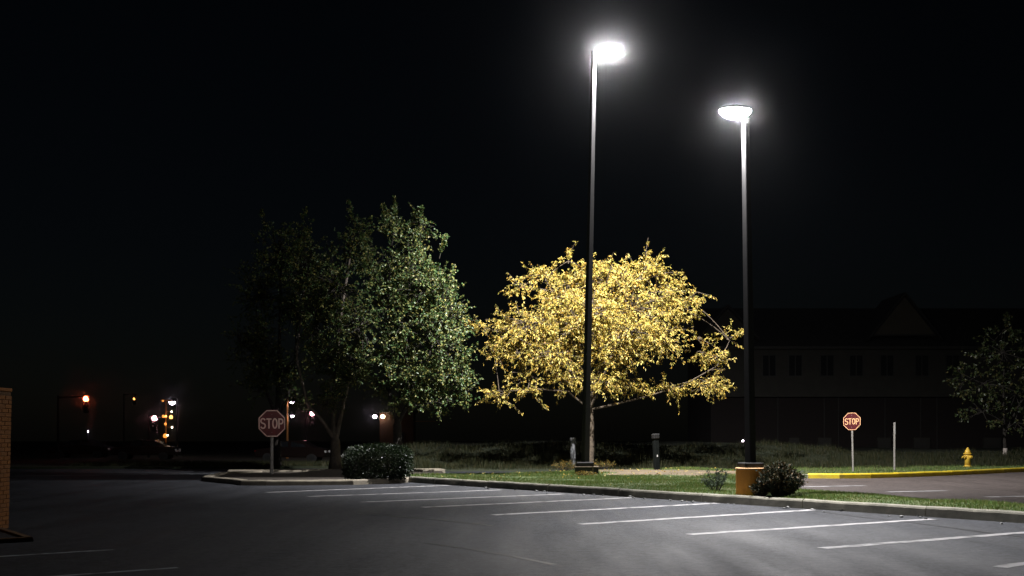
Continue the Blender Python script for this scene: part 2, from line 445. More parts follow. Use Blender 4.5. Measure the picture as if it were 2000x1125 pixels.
# bare dry dirt worn into the lawn by the drive
dv, df = [], []
dc = at(1330, 924.5, 0.2)
ND = 40
ring = []
for rr in (0.0, 0.5, 1.0):
    for k in range(ND):
        a = 2*math.pi*k/ND
        jit = 1 + 0.18*math.sin(3*a+1) + 0.10*math.sin(7*a)
        x = dc.x - 0.3 + 3.4*rr*jit*math.cos(a); y = dc.y + 0.6 + 3.6*rr*jit*math.sin(a)
        p = Vector((x, y, 0)) - K0
        s_, t_ = p.dot(U), p.dot(Vv)
        z = float(lawn_z(np.array(s_), np.array(t_))) if t_ < float(lawn_T(np.array(s_))) else 0.05
        dv.append((x, y, z + (0.035 if rr < 1 else -0.01)))
for i in range(2):
    for k in range(ND):
        k2 = (k+1) % ND
        df.append((i*ND+k, i*ND+k2, (i+1)*ND+k2, (i+1)*ND+k))
tag(MB().add(dv, df).build('dirt', M['dirt'], smooth=True), kind='structure')
def in_dirt(x, y):
    a = np.arctan2((y-dc.y-0.6)/3.6, (x-dc.x+0.3)/3.4)
    r = np.hypot((y-dc.y-0.6)/3.6, (x-dc.x+0.3)/3.4)
    return r < (1 + 0.18*np.sin(3*a+1) + 0.10*np.sin(7*a))*0.97

n = 150000
s_ = rng.uniform(-9, S1, n); t_ = 0.2 + rng.uniform(0, 1, n)*(lawn_T(s_)-0.25)
keep = rng.uniform(0, 1, n) < (lawn_T(s_)/14.0)*0.9 + 0.15
s_, t_ = s_[keep], t_[keep]
P = np.stack([K0.x+U.x*s_+Vv.x*t_, K0.y+U.y*s_+Vv.y*t_, lawn_z(s_, t_)-0.01], 1)
k = ~in_dirt(P[:,0], P[:,1]) | (rng.uniform(0, 1, len(P)) < 0.04)
P = P[k]
patch = 0.75 + 0.5*np.sin(P[:,0]*1.3+np.sin(P[:,1]*0.9))*np.cos(P[:,1]*0.8)
h = rng.uniform(0.05, 0.11, len(P))*np.clip(patch, 0.5, 1.4)
V_, T_ = blades(P, h, rng.uniform(0.012, 0.024, len(P)), rng, 0.6)
tag(arr_mesh('grass', V_, T_, M['grass']), 'short green lawn grass behind the long concrete kerb', 'grass', kind='stuff')

# ------------------------------------------------------------------ bank rising behind
def bank_z(x, y):
    fx = npsm((x+11)/5.5) * (1-0.42*npsm((x-13)/8))
    return -0.05 + fx*(0.16*npsm((y-49)/1.5) + 1.0*npsm((y-51.5)/11) + 0.1*np.sin(x*0.5)*npsm((y-54)/4)) - 0.9*npsm((y-95)/20)*fx
bx = np.linspace(-40, 75, 160); by = np.linspace(49, 118, 90)
BX, BY = np.meshgrid(bx, by, indexing='ij')
BZ = bank_z(BX, BY)
idx = np.arange(BX.size).reshape(BX.shape)
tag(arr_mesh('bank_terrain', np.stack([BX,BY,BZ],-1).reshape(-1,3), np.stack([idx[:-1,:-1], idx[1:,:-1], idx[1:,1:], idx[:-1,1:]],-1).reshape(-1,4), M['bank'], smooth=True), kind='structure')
n = 110000
x = rng.uniform(-9, 34, n); y = 50 + 14*rng.beta(1.1, 1.8, n)
z = bank_z(x, y)
k = (z > 0.06)
P = np.stack([x, y, z-0.02], 1)[k]
cl = 0.7 + 0.6*np.sin(P[:,0]*2.1+np.cos(P[:,1]*1.7))*np.sin(P[:,1]*1.1+P[:,0]*0.4)
h = rng.uniform(0.12, 0.42, len(P))*np.clip(cl, 0.35, 1.3)
V_, T_ = blades(P, h, rng.uniform(0.014, 0.03, len(P)), rng, 0.45)
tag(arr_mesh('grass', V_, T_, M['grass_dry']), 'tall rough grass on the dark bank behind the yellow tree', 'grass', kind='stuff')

# verge on the far left
vg = tag(MB().prism([(-42,53),(-9,54),(-6,60),(-42,62)], -0.05, 0.1).build('verge', M['bank']), kind='structure')
n = 16000
x = rng.uniform(-22, -7.5, n); y = rng.uniform(54.2, 60, n)
P = np.stack([x, y, np.full(n, 0.09)], 1)
V_, T_ = blades(P, rng.uniform(0.08, 0.28, n), rng.uniform(0.014, 0.03, n), rng, 0.5)
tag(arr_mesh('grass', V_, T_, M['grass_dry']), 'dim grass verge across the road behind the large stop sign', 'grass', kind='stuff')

# ------------------------------------------------------------------ kerbs
def kerb_profile(w, h, r=0.05):
    return [(0, -0.03), (0.012, h-r), (0.03, h-0.018), (0.065, h), (w-0.02, h), (w, h-0.03), (w, -0.03)]
def kerb_section(p0, p1, side, w, h, name, mat, parent, sub=3):
    """one cast section from p0 to p1; side points to the land behind"""
    prof = kerb_profile(w, h)
    vs, fs = [], []
    k = len(prof)
    for i in range(sub+1):
        p = p0.lerp(p1, i/sub)
        dz = random.uniform(-0.006, 0.006); dx = random.uniform(-0.006, 0.006)
        for a, b in prof:
            q = p + side*(a+dx) + Vector((0, 0, b+dz))
            vs.append(q)
    for i in range(sub):
        for j in range(k-1):
            fs.append((i*k+j, i*k+j+1, (i+1)*k+j+1, (i+1)*k+j))
    fs.append(tuple(range(k))); fs.append(tuple(reversed([sub*k+j for j in range(k)])))
    o = MB().add(vs, fs).build(name, mat, parent)
    bm = bmesh.new(); bm.from_mesh(o.data); bmesh.ops.recalc_face_normals(bm, faces=bm.faces); bm.to_mesh(o.data); bm.free()
    return o

kb = empty('kerb', K0); tag(kb, kind='structure')
inv = Matrix.Translation(-K0)
s = -30.0
LEN = 3.05
while s < 14.4:
    p0, p1 = st(s, random.uniform(-0.01, 0.01)), st(min(s+LEN, 15.0)-0.028, random.uniform(-0.015, 0.015))
    kerb_section(p0 - K0, p1 - K0, Vv, 0.19, 0.205 + random.uniform(-0.006, 0.006), 'kerb_section', M['kerb'], kb, 6)
    s += LEN

# hedge island with its pale kerb
isl = [at(457,946), at(470,948), at(520,948.5), at(600,948), at(690,947), at(760,944.5), at(800,942)]
isl_back = [Vector((-2.4,41.5,0)), Vector((-3.0,47.0,0)), Vector((-10.6,45.6,0)), Vector((-11.6,43.5,0)), Vector((-11.0,39.0,0))]
poly = [p + Vector((0.05, 0.12, 0)) for p in isl] + isl_back
tag(MB().prism([(p.x, p.y) for p in poly], -0.05, 0.10).build('island', M['mulch']), kind='structure')
ik = empty('island_kerb', isl[3]); tag(ik, kind='structure')
ring = [isl_back[2], isl_back[3], isl_back[4]] + isl
for a, b in zip(ring[:-1], ring[1:]):
    d = (b-a).normalized(); sd_ = Vector((-d.y, d.x, 0))
    kerb_section(a - isl[3] + d*0.005, b - isl[3] - d*0.005, sd_, 0.32, 0.17, 'kerb_section', M['concrete'], ik, 5)
# mulch heaped round the tree
mv, mf = [], []
tb = at(652, 917, 0.3)
for i, (rr, zz_) in enumerate(((0.0,0.34),(0.5,0.31),(1.0,0.24),(1.5,0.16),(2.1,0.07))):
    for k in range(28):
        a = 2*math.pi*k/28
        mv.append((tb.x + 0.5 + rr*1.25*math.cos(a)*(1+0.1*math.sin(3*a)), tb.y - 0.4 + rr*0.9*math.sin(a), zz_ + random.uniform(-0.02, 0.02)))
for i in range(4):
    for k in range(28):
        mf.append((i*28+k, i*28+(k+1) % 28, (i+1)*28+(k+1) % 28, (i+1)*28+k))
tag(MB().add(mv, mf).build('mulch_ground', M['mulch'], smooth=True), kind='structure')

# pale pavement along the back of the island
pv = empty('pavement', (-8, 46.5, 0)); tag(pv, kind='structure')
a0, a1 = Vector((-11.9, 46.0, 0)), Vector((-2.9, 47.9, 0))
dd = (a1-a0).normalized(); nn = Vector((-dd.y, dd.x, 0))
NSL = 6
for i in range(NSL):
    L_ = (a1-a0).length/NSL
    o_ = a0 + dd*(i*L_) - Vector((-8, 46.5, 0))
    z1 = 0.15 + random.uniform(-0.008, 0.008)
    q = [o_ + dd*0.008, o_ + dd*(L_-0.008), o_ + dd*(L_-0.008) + nn*1.5, o_ + dd*0.008 + nn*1.5]
    MB().prism([(p.x, p.y) for p in q], -0.05, z1).build('paving_slab', M['concrete'], pv, bevel=0.01)

# island behind the drive with its yellow kerb
yk_pts = [(1578,934.5),(1640,935),(1700,934.5),(1755,933),(1810,931),(1860,929),(1910,926.5),(1960,924),(2010,921.5),(2075,918.5),(2150,915)]
yk = [at(*p) for p in yk_pts]
nose = [yk[0] + Vector((0.9, 3.6, 0)), yk[0] + Vector((-0.35, 1.6, 0)), yk[0]]
back = [Vector((yk[-1].x+4, 57.0, 0)), Vector((12.3, 53.8, 0))]
poly = [p + Vector((-0.02, 0.08, 0)) for p in yk] + back + nose[:2]
gi = tag(MB().prism([(p.x, p.y) for p in poly], -0.05, 0.13).build('grass_island_lawn', M['turf']), kind='structure')
yr = empty('yellow_kerb', yk[3]); tag(yr, kind='structure')
for a, b in zip(yk[:-1], yk[1:]):
    d = (b-a).normalized(); sd_ = Vector((-d.y, d.x, 0))
    kerb_section(a - yk[3] + d*0.004, b - yk[3] - d*0.004, sd_, 0.24, 0.19, 'kerb_section', M['yellow'], yr, 3)
for a, b in zip(nose[:-1], nose[1:]):
    d = (b-a).normalized(); sd_ = Vector((-d.y, d.x, 0))
    tag(kerb_section(a - yk[3] + d*0.004, b - yk[3] - d*0.004, sd_, 0.2, 0.14, 'kerb_section', M['kerb'], yr, 3), 'unpainted grey kerb section at the rounded end')
n = 26000
x = rng.uniform(11, 30, n); y = rng.uniform(42, 57, n)
def inside(px, py, poly):
    c = np.zeros(len(px), bool); j = len(poly)-1
    for i in range(len(poly)):
        xi, yi, xj, yj = poly[i].x, poly[i].y, poly[j].x, poly[j].y
        c ^= ((yi > py) != (yj > py)) & (px < (xj-xi)*(py-yi)/(yj-yi+1e-12)+xi); j = i
    return c
inner = [p + (Vector((18, 52, 0))-p)*0.02 for p in poly]
k = inside(x, y, inner)
# keep clear of the kerb stones
for a, b in zip(yk[:-1], yk[1:]):
    d = (b-a).normalized(); t = (x-a.x)*(-d.y)+(y-a.y)*d.x; u_ = (x-a.x)*d.x+(y-a.y)*d.y
    k &= ~((t < 0.24) & (u_ > -0.1) & (u_ < (b-a).length+0.1))
P = np.stack([x, y, np.full(n, 0.12)], 1)[k]
V_, T_ = blades(P, rng.uniform(0.05, 0.11, len(P)), rng.uniform(0.014, 0.028, len(P)), rng, 0.6)
tag(arr_mesh('grass', V_, T_, M['grass']), 'mown grass on the island edged by the yellow kerb', 'grass', kind='stuff')
fk = empty('street_kerb', (15, 54, 0)); tag(fk, kind='structure')
fa = Vector((10.0, 54.6, 0)); fb = Vector((21, 57.2, 0))
for i in range(5):
    a = fa.lerp(fb, i/5); b = fa.lerp(fb, (i+1)/5)
    d = (b-a).normalized()
    kerb_section(a - Vector((15,54,0)) + d*0.006, b - Vector((15,54,0)) - d*0.006, Vector((-d.y, d.x, 0)), 0.2, 0.17, 'kerb_section', M['concrete'], fk, 3)

# ------------------------------------------------------------------ buildings
def window(parent, x, y, z, w, h):
    f = MB()
    t = 0.1
    f.box(-w/2-t, w/2+t, -0.06, 0.02, h/2, h/2+t).box(-w/2-t, w/2+t, -0.06, 0.02, -h/2-t, -h/2)
    f.box(-w/2-t, -w/2, -0.06, 0.02, -h/2, h/2).box(w/2, w/2+t, -0.06, 0.02, -h/2, h/2)
    f.box(-0.035, 0.035, -0.05, 0.02, -h/2, h/2)
    o = f.build('window', M['trim'], parent); o.location = (x, y, z)
    for sgn in (-1, 1):
        p = MB().box(min(sgn*0.035, sgn*w/2), max(sgn*0.035, sgn*w/2), -0.012, 0.01, -h/2, h/2).build('pane', M['pane'], o)
    return o

BY_ = 88.0
def bxp(px): return (px-1000)/F*BY_
def bzp(py): return CAM_H + (HOR-py)/F*BY_
b0 = empty('apartment_building', (bxp(1750), BY_, 0.7))
tag(b0, 'unlit two storey building with a tan gable and beige upper storey', 'building')
ox, oz = bxp(1750), 0.7
xl, xr = bxp(1390)-ox, bxp(2250)-ox
z_mid, z_eave, z_ridge = bzp(775)-oz, bzp(682)-oz, bzp(600)-oz
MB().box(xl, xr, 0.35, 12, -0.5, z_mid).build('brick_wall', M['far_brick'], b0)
# beige upper storey: real lapped boards
sb = MB()
nb = 19
for i in range(nb):
    za = z_mid + (z_eave-z_mid)*i/nb; zb = z_mid + (z_eave-z_mid)*(i+1)/nb
    sb.add([(xl,-0.03,za),(xr,-0.03,za),(xr,0.0,zb),(xl,0.0,zb)], [(0,1,2,3)])
    sb.add([(xl,-0.03,za),(xl,0.01,za),(xr,0.01,za),(xr,-0.03,za)], [(0,1,2,3)])
sb.box(xl, xr, 0.012, 12, z_mid+0.005, z_eave)
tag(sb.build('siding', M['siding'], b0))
MB().box(xl-0.3, xr+0.3, -0.35, 0.3, z_eave, z_eave+0.22).build('fascia', M['trim'], b0)
rf = MB()
rf.add([(xl-0.4,-0.4,z_eave+0.22),(xr+0.4,-0.4,z_eave+0.22),(xr+0.4,6,z_ridge+0.6),(xl-0.4,6,z_ridge+0.6),(xl-0.4,12.4,z_eave+0.22),(xr+0.4,12.4,z_eave+0.22)],
       [(0,1,2,3),(3,2,5,4),(0,3,4),(1,5,2),(0,4,5,1)])
rf.build('roof', M['roof'], b0)
def gable(cx, hw, zb, zt, depth, mat):
    g = MB().add([(cx-hw,-0.32,zb),(cx+hw,-0.32,zb),(cx,-0.32,zt),(cx-hw,depth,zb),(cx+hw,depth,zb),(cx,depth,zt)], [(0,1,2),(3,5,4),(0,3,4,1)]).build('gable', mat, b0)
    t = MB()
    for sgn in (-1, 1):
        e = Vector((cx+sgn*(hw+0.45), 0, zb-0.42)); tp = Vector((cx, 0, zt+0.12))
        t.add([(e.x,-0.55,e.z),(tp.x,-0.55,tp.z),(tp.x,depth,tp.z),(e.x,depth,e.z),(e.x,-0.55,e.z+0.22),(tp.x,-0.55,tp.z+0.22),(tp.x,depth,tp.z+0.22),(e.x,depth,e.z+0.22)],
              [(0,1,2,3),(7,6,5,4),(0,4,5,1),(1,5,6,2),(2,6,7,3),(3,7,4,0)])
    t.build('gable_roof', M['roof'], g)
    MB().box(cx-hw+0.1, cx+hw-0.1, -0.36, -0.322, zb, zb+0.14).build('trim_board', M['trim'], g)
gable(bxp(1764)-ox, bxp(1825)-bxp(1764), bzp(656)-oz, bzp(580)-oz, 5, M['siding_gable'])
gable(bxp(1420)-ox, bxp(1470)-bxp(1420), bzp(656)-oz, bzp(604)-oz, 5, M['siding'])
for px in (1502, 1553, 1615, 1672, 1732, 1800, 1860):
    window(b0, bxp(px)-ox, -0.035, bzp(714)-oz, 1.0, 1.6)
for px in (1521, 1612, 1640, 1731, 1801, 1833):
    MB().tube([(bxp(px)-ox, 0.28, z_mid-0.05), (bxp(px)-ox, 0.28, -0.2)], 0.05, 6).build('downspout', M['trim'], b0)
for px, w in ((1552, 20), (1612, 26), (1728, 26), (1802, 32), (1940, 34)):
    g = MB()
    ww = w/F*BY_; zc = bzp(866)-oz
    g.box(-ww/2, ww/2, 0.10, 0.36, -0.45, 0.45)
    o = g.build('wall_unit', M['siding'], b0); o.location = (bxp(px)-ox, 0, zc)
    sl = MB()
    for i in range(5):
        sl.box(-ww/2+0.06, ww/2-0.06, 0.06, 0.098, -0.38+i*0.16, -0.30+i*0.16)
    sl.build('louvre', M['trim'], o)

# brick pier at the side of the lot, on its low corner island
pc = at(65, 1050, 0.06)
pad_poly = [pc, pc + U*4.2, pc + U*4.2 - Vv*4.5, pc - Vv*4.5]
pad = tag(MB().prism([(p.x, p.y) for p in reversed(pad_poly)], -0.05, 0.04).build('corner_island', M['asphalt']), kind='structure')
pe = []
for a, b in ((pad_poly[0], pad_poly[1]), (pad_poly[3], pad_poly[0])):
    d = (b-a).normalized(); nrm = Vector((-d.y, d.x, 0))
    MB().prism([(q.x, q.y) for q in (a, b, b + nrm*0.11, a + nrm*0.11)], -0.04, 0.07).build('edging', M['mortar'], pad, bevel=0.01)
PXR = -8.60
PY1, PY0 = 18.82, 17.4
pier_o = Vector((PXR-0.6, (PY0+PY1)/2, 0.04))
pier = empty('brick_pier', pier_o)
tag(pier, 'orange brown brick pier standing at the left edge of the lot', 'pier')
PH = 2.33
MB().box(-0.6+0.01, 0.6-0.012, PY0-pier_o.y+0.012, PY1-pier_o.y-0.012, 0, PH).build('core', M['mortar'], pier)
course = 0.073
nc = int(PH/course)
bl = (PY1-PY0)/6
bm_cache = {}
def brick_mesh(l, mat):
    key = (round(l, 3), mat.name)
    if key not in bm_cache:
        o = MB().box(-0.055, 0.0, -l/2, l/2, -0.0315, 0.0315).build('brick', mat, None, bevel=0.004)
        bm_cache[key] = o.data
        bpy.data.objects.remove(o)
    return bm_cache[key]
rest = MB()
for c in range(nc):
    z = (c+0.5)*course
    off = 0 if c % 2 == 0 else bl/2
    y = PY0 + (0 if c % 2 == 0 else -bl/2)
    for i in range(7):
        a = max(PY0, y + i*bl); b = min(PY1, y + (i+1)*bl)
        if b - a < 0.05: continue
        l = b - a - 0.012
        o = bpy.data.objects.new('brick', brick_mesh(l, M['brick'] if random.random() < 0.6 else M['brick_b']))
        COL.objects.link(o); o.parent = pier
        o.location = (0.6 + random.uniform(-0.003, 0.003), (a+b)/2 - pier_o.y, z)
        o.rotation_euler = (0, 0, random.uniform(-0.006, 0.006))
    for yy, s0 in ((PY0-pier_o.y, 0), (PY1-pier_o.y, 0)):
        for i in range(6):
            a = -0.54 + i*0.18 + (0 if c % 2 else 0.05); rest.box(a, min(a+0.17, 0.538), yy-0.012, yy+0.012, z-0.0315, z+0.0315)
tag(rest.build('brickwork', M['brick'], pier), kind='stuff')
MB().box(-0.605, 0.605, PY0-pier_o.y-0.005, PY1-pier_o.y+0.005, PH+0.003, PH+0.06).build('cap', M['brick'], pier, bevel=0.01)
pier.rotation_euler = (0, R(1.3), 0)

# ------------------------------------------------------------------ trees
def bez(a, b, c, n):
    return [a*(1-t)**2 + b*2*t*(1-t) + c*t*t for t in (i/n for i in range(n+1))]

def lobe(px, py, rx, ry, y, rd=None):
    c = atd(px, py, y); k = y/F
    return (c, Vector((rx*k, rd if rd is not None else max(rx, ry)*k, ry*k)))

def make_tree(name, label, base, stems, lobes, mats, seed, per_m2=10, leaf=(0.2, 0.1), twig=(0.5, 1.0), nleaf=14, droop=0.5, up=0.0, clump=0.0, lnoise=0.6, group=None, trunk_r=0.2, twig_r=0.012, spires=()):
    rg = np.random.default_rng(seed); rnd = random.Random(seed)
    root = empty(name, base); tag(root, label, 'tree', group)
    base = Vector(base)
    tr = MB(); br = MB()
    limbs = []
    for path, r0, r1 in stems:
        pts = [Vector(p) - base for p in path]
        sm_pts = []
        for i in range(len(pts)-1):
            for j in range(4):
                sm_pts.append(pts[i].lerp(pts[i+1], j/4))
        sm_pts.append(pts[-1])
        nn_ = len(sm_pts)
        for i in range(1, nn_-1): sm_pts[i] = sm_pts[i] + Vector((rnd.uniform(-.02,.02), rnd.uniform(-.02,.02), 0))
        rad = [r0 + (r1-r0)*(i/(nn_-1)) for i in range(nn_)]
        if path is stems[0][0]:
            rad[0] *= 1.28; rad[1] *= 1.07
            sm_pts.append(sm_pts[-1] + Vector((0, 0, r1*1.5))); rad.append(r1*0.35)
        else:
            sm_pts.insert(0, sm_pts[0] - Vector((0, 0, 0.25))); rad.insert(0, r0*1.05)
        tr.tube(sm_pts, rad, 10)
        limbs += list(zip(sm_pts, rad))
    tw_P, tw_D, tw_L = [], [], []
    for c, r in lobes:
        cl = c - base
        # limb from the nearest lower point of a stem into the lobe
        cand = sorted(limbs, key=lambda q: (q[0]-cl).length + 2.2*max(0, q[0].z-(cl.z-0.25*r.z)))
        s0, sr = cand[0]
        if (s0-cl).length > 0.3:
            mid = s0.lerp(cl, 0.45) + Vector((0, 0, 0.12*(s0-cl).length*(1 if cl.z > s0.z else 0.4)))
            pts = bez(s0, mid, cl, 6)
            br.tube(pts, [max(0.018, min(sr*0.7, 0.09)*(1-0.75*i/6)) for i in range(7)], 6)
        nb_ = max(5, int(per_m2*(r.x*r.z+r.x*r.y+r.y*r.z)*1.3))
        u = norm(rg.normal(size=(nb_, 3)))
        rad = rg.uniform(0.25, 1.0, nb_)**0.55
        Q = np.array(cl)[None] + u*rad[:, None]*np.array(r)[None]
        if clump > 0:
            ns_ = max(2, nb_//9)
            sub = Q[:ns_]
            j = rg.integers(0, ns_, nb_)
            Q = Q*(1-clump) + sub[j]*clump + rg.normal(size=(nb_, 3))*0.12
        D = norm(u*np.array([1, 1, 0.7]) + rg.normal(size=(nb_, 3))*0.55 + np.array([0, 0, up]))
        tw_P.append(Q); tw_D.append(D); tw_L.append(rg.uniform(*twig, nb_))
        for i in range(0, nb_, 3):
            q = Vector(Q[i]); m_ = cl.lerp(q, 0.5) + Vector((rnd.uniform(-.15,.15), rnd.uniform(-.15,.15), rnd.uniform(-.1,.2)))
            br.tube(bez(cl, m_, q, 3), [twig_r*2.2, twig_r*1.8, twig_r*1.4, twig_r], 4, cap=False)
    for p0, p1, n_ in spires:
        p0 = Vector(p0)-base; p1 = Vector(p1)-base
        br.tube([p0, p0.lerp(p1, 0.5) + Vector((rnd.uniform(-.08,.08), 0, 0)), p1], [0.02, 0.014, 0.006], 5)
        ts = rg.uniform(0, 1, n_)
        Q = np.array(p0)[None] + ts[:, None]*np.array(p1-p0)[None]
        tw_P.append(Q); tw_D.append(norm(rg.normal(size=(n_, 3))*0.7 + np.array([0, 0, 0.8]))); tw_L.append(rg.uniform(0.15, 0.4, n_)*(1.15-ts))
    Q = np.concatenate(tw_P); D = np.concatenate(tw_D); L = np.concatenate(tw_L)
    for i in range(len(Q)):
        if rnd.random() < 0.5:
            a = Vector(Q[i]); d = Vector(D[i])*L[i]
            br.tube([a, a + d*0.55 + Vector((0,0,-droop*0.05)), a + d + Vector((0,0,-droop*0.22*L[i]))], [twig_r, twig_r*0.7, twig_r*0.35], 3, cap=False)
    nl = len(Q)*nleaf
    ti = np.repeat(np.arange(len(Q)), nleaf)
    t = rg.uniform(0, 1, nl)
    P = Q[ti] + D[ti]*(t*L[ti])[:, None] + np.array([0, 0, -1])[None]*(droop*0.22*t*t*L[ti])[:, None] + rg.normal(size=(nl, 3))*0.03
    A = D[ti]*0.5 + rg.normal(size=(nl, 3))*lnoise + np.array([0, 0, -droop])
    sz = rg.uniform(0.65, 1.25, nl)
    V_, T_ = leaves(P, A, leaf[0]*sz, leaf[1]*sz*rg.uniform(0.8, 1.2, nl), rg)
    tr.build('trunk', mats[0], root, smooth=True)
    tag(br.build('branches', mats[-1] if len(mats) > 2 else mats[0], root), kind='stuff')
    tag(arr_mesh('crown', V_, T_, mats[1], root), kind='stuff')
    return root

# the golden tree in the lamp light
TY = 50.0
gb = atd(1152, 910, TY); gb.z = float(bank_z(np.array(gb.x), np.array(TY))) - 0.05
fork = atd(1152, 800, TY)
YL = [lobe(1128,640,95,85,TY,2.6), lobe(1235,605,95,80,TY-0.3,2.6), lobe(1185,555,85,42,TY,2.0), lobe(1100,575,70,50,TY+0.4,1.8),
      lobe(1035,630,70,48,TY-0.4,1.5), lobe(985,652,45,36,TY,1.1), lobe(938,635,26,18,TY+0.3,0.6), lobe(1060,545,40,22,TY,0.9), lobe(1025,560,22,16,TY,0.5),
      lobe(1262,520,36,22,TY,0.9), lobe(1312,570,38,32,TY-0.2,1.0), lobe(1335,605,32,20,TY,0.8), lobe(1290,660,60,45,TY-0.4,1.5),
      lobe(1205,690,80,45,TY-0.8,1.7), lobe(1085,690,75,36,TY-0.6,1.5), lobe(1010,690,50,24,TY,1.1), lobe(985,768,38,11,TY-0.5,0.6), lobe(1045,765,36,10,TY-0.7,0.6),
      lobe(1035,737,30,10,TY,0.5), lobe(1100,738,48,22,TY-0.5,0.9), lobe(1180,745,60,24,TY-0.8,1.2), lobe(1245,752,55,18,TY-0.6,1.0), lobe(1312,757,45,13,TY-0.4,0.8),
      lobe(1385,748,38,22,TY-0.2,0.9), lobe(1395,705,30,16,TY,0.7), lobe(1372,688,22,12,TY,0.5), lobe(1420,662,22,8,TY,0.4), lobe(1362,660,20,8,TY+0.3,0.4), lobe(1418,722,14,10,TY,0.3),
      lobe(1110,510,14,12,TY,0.3), lobe(1175,522,40,18,TY,1.0), lobe(1135,540,40,24,TY+0.3,1.1), lobe(1225,535,40,22,TY-0.2,1.0), lobe(1290,540,26,20,TY,0.7), lobe(965,690,30,16,TY,0.6), lobe(958,772,20,8,TY-0.4,0.3), lobe(1345,585,30,14,TY,0.6), lobe(1150,610,60,60,TY-1.6,1.2), lobe(1230,650,70,40,TY-1.8,1.2)]
make_tree('golden_tree', 'spreading golden leaved tree lit by the lamp, behind the left light pole', gb,
          [([gb, gb.lerp(fork, 0.5)+Vector((0.05,0,0)), fork], 0.17, 0.15),
           ([fork, atd(1165,740,TY), atd(1195,680,TY-0.2), atd(1225,600,TY-0.3), atd(1255,530,TY)], 0.12, 0.03),
           ([fork, atd(1140,740,TY), atd(1120,670,TY+0.2), atd(1095,600,TY+0.2), atd(1065,545,TY)], 0.10, 0.03),
           ([fork, atd(1200,790,TY-0.3), atd(1260,775,TY-0.4), atd(1330,755,TY-0.4), atd(1400,715,TY-0.1), atd(1425,665,TY)], 0.06, 0.015),
           ([fork, atd(1110,765,TY-0.4), atd(1050,760,TY-0.6), atd(975,765,TY-0.5)], 0.06, 0.015),
           ([fork, atd(1185,720,TY-1.0), atd(1215,640,TY-1.6)], 0.08, 0.03),
           ([atd(1140,745,TY), atd(1070,690,TY-0.3), atd(1000,655,TY-0.2), atd(945,640,TY+0.2)], 0.06, 0.015)],
          YL, (M['bark'], M['leaf_gold']), 3, per_m2=17, leaf=(0.132, 0.05), twig=(0.4, 0.9), nleaf=22, droop=0.6, clump=0.6, lnoise=0.42,
          spires=((atd(1262,510,TY), atd(1266,464,TY), 5), (atd(1110,515,TY), atd(1108,488,TY), 5), (atd(1335,590,TY), atd(1378,583,TY), 6), (atd(1425,660,TY), atd(1450,648,TY), 5), (atd(1322,560,TY), atd(1340,538,TY), 6), (atd(1040,545,TY), atd(1000,545,TY), 6)))

# green trees behind the stop sign
G1 = 50.0
g1 = atd(655, 916, G1); g1.z = 0.1
f1 = atd(655, 862, G1)
L1 = [lobe(660,560,70,90,G1,2.0), lobe(690,480,42,55,G1,1.2), lobe(620,620,60,80,G1,1.6), lobe(700,640,55,70,G1-0.4,1.5), lobe(650,700,62,60,G1-0.5,1.6),
      lobe(640,765,34,30,G1-0.8,0.8), lobe(725,520,40,55,G1+0.3,1.2), lobe(600,530,50,70,G1+0.5,1.4), lobe(680,740,40,36,G1-0.3,1.0), lobe(638,790,20,24,G1-0.8,0.5), lobe(690,700,50,50,G1-1.2,1.0)]
make_tree('green_tree', 'green tree with a three stemmed trunk standing beside the clipped hedge', g1,
          [([g1, f1], 0.26, 0.22), ([f1, atd(652,800,G1), atd(655,700,G1), atd(675,560,G1), atd(690,460,G1)], 0.16, 0.03),
           ([f1, atd(668,800,G1-0.2), atd(682,740,G1-0.3), atd(710,620,G1)], 0.12, 0.03), ([f1, atd(632,825,G1-0.1), atd(600,790,G1-0.2), atd(580,700,G1), atd(595,560,G1+0.3)], 0.11, 0.03)],
          L1, (M['bark_shade_lift'], M['leaf_green'], M['bark_grey']), 7, per_m2=18, leaf=(0.105, 0.072), twig=(0.35, 0.75), nleaf=17, droop=0.3, up=0.35, clump=0.72,
          spires=((atd(690,440,G1), atd(680,388,G1), 14), (atd(725,480,G1), atd(722,425,G1), 8)))
G2 = 45.5
g2 = atd(778, 915, G2); g2.z = 0.1
f2 = atd(776, 830, G2)
L2 = [lobe(800,500,50,70,G2,1.4), lobe(830,570,58,80,G2-0.3,1.7), lobe(850,660,64,75,G2-0.4,1.9), lobe(790,630,62,90,G2,1.8), lobe(860,735,56,46,G2-0.6,1.5), lobe(800,740,60,46,G2-0.3,1.5),
      lobe(770,460,26,44,G2,0.8), lobe(850,540,34,50,G2,1.0), lobe(750,560,45,70,G2+0.3,1.2), lobe(820,440,26,30,G2,0.7), lobe(885,620,26,60,G2,0.8), lobe(900,715,30,50,G2-0.3,0.9), lobe(868,600,34,80,G2-0.2,1.0), lobe(750,690,40,50,G2-0.2,1.2), lobe(850,785,50,26,G2-0.4,1.2), lobe(795,785,36,24,G2-0.2,1.0), lobe(900,765,26,26,G2-0.2,0.8), lobe(745,745,30,30,G2,0.9)]
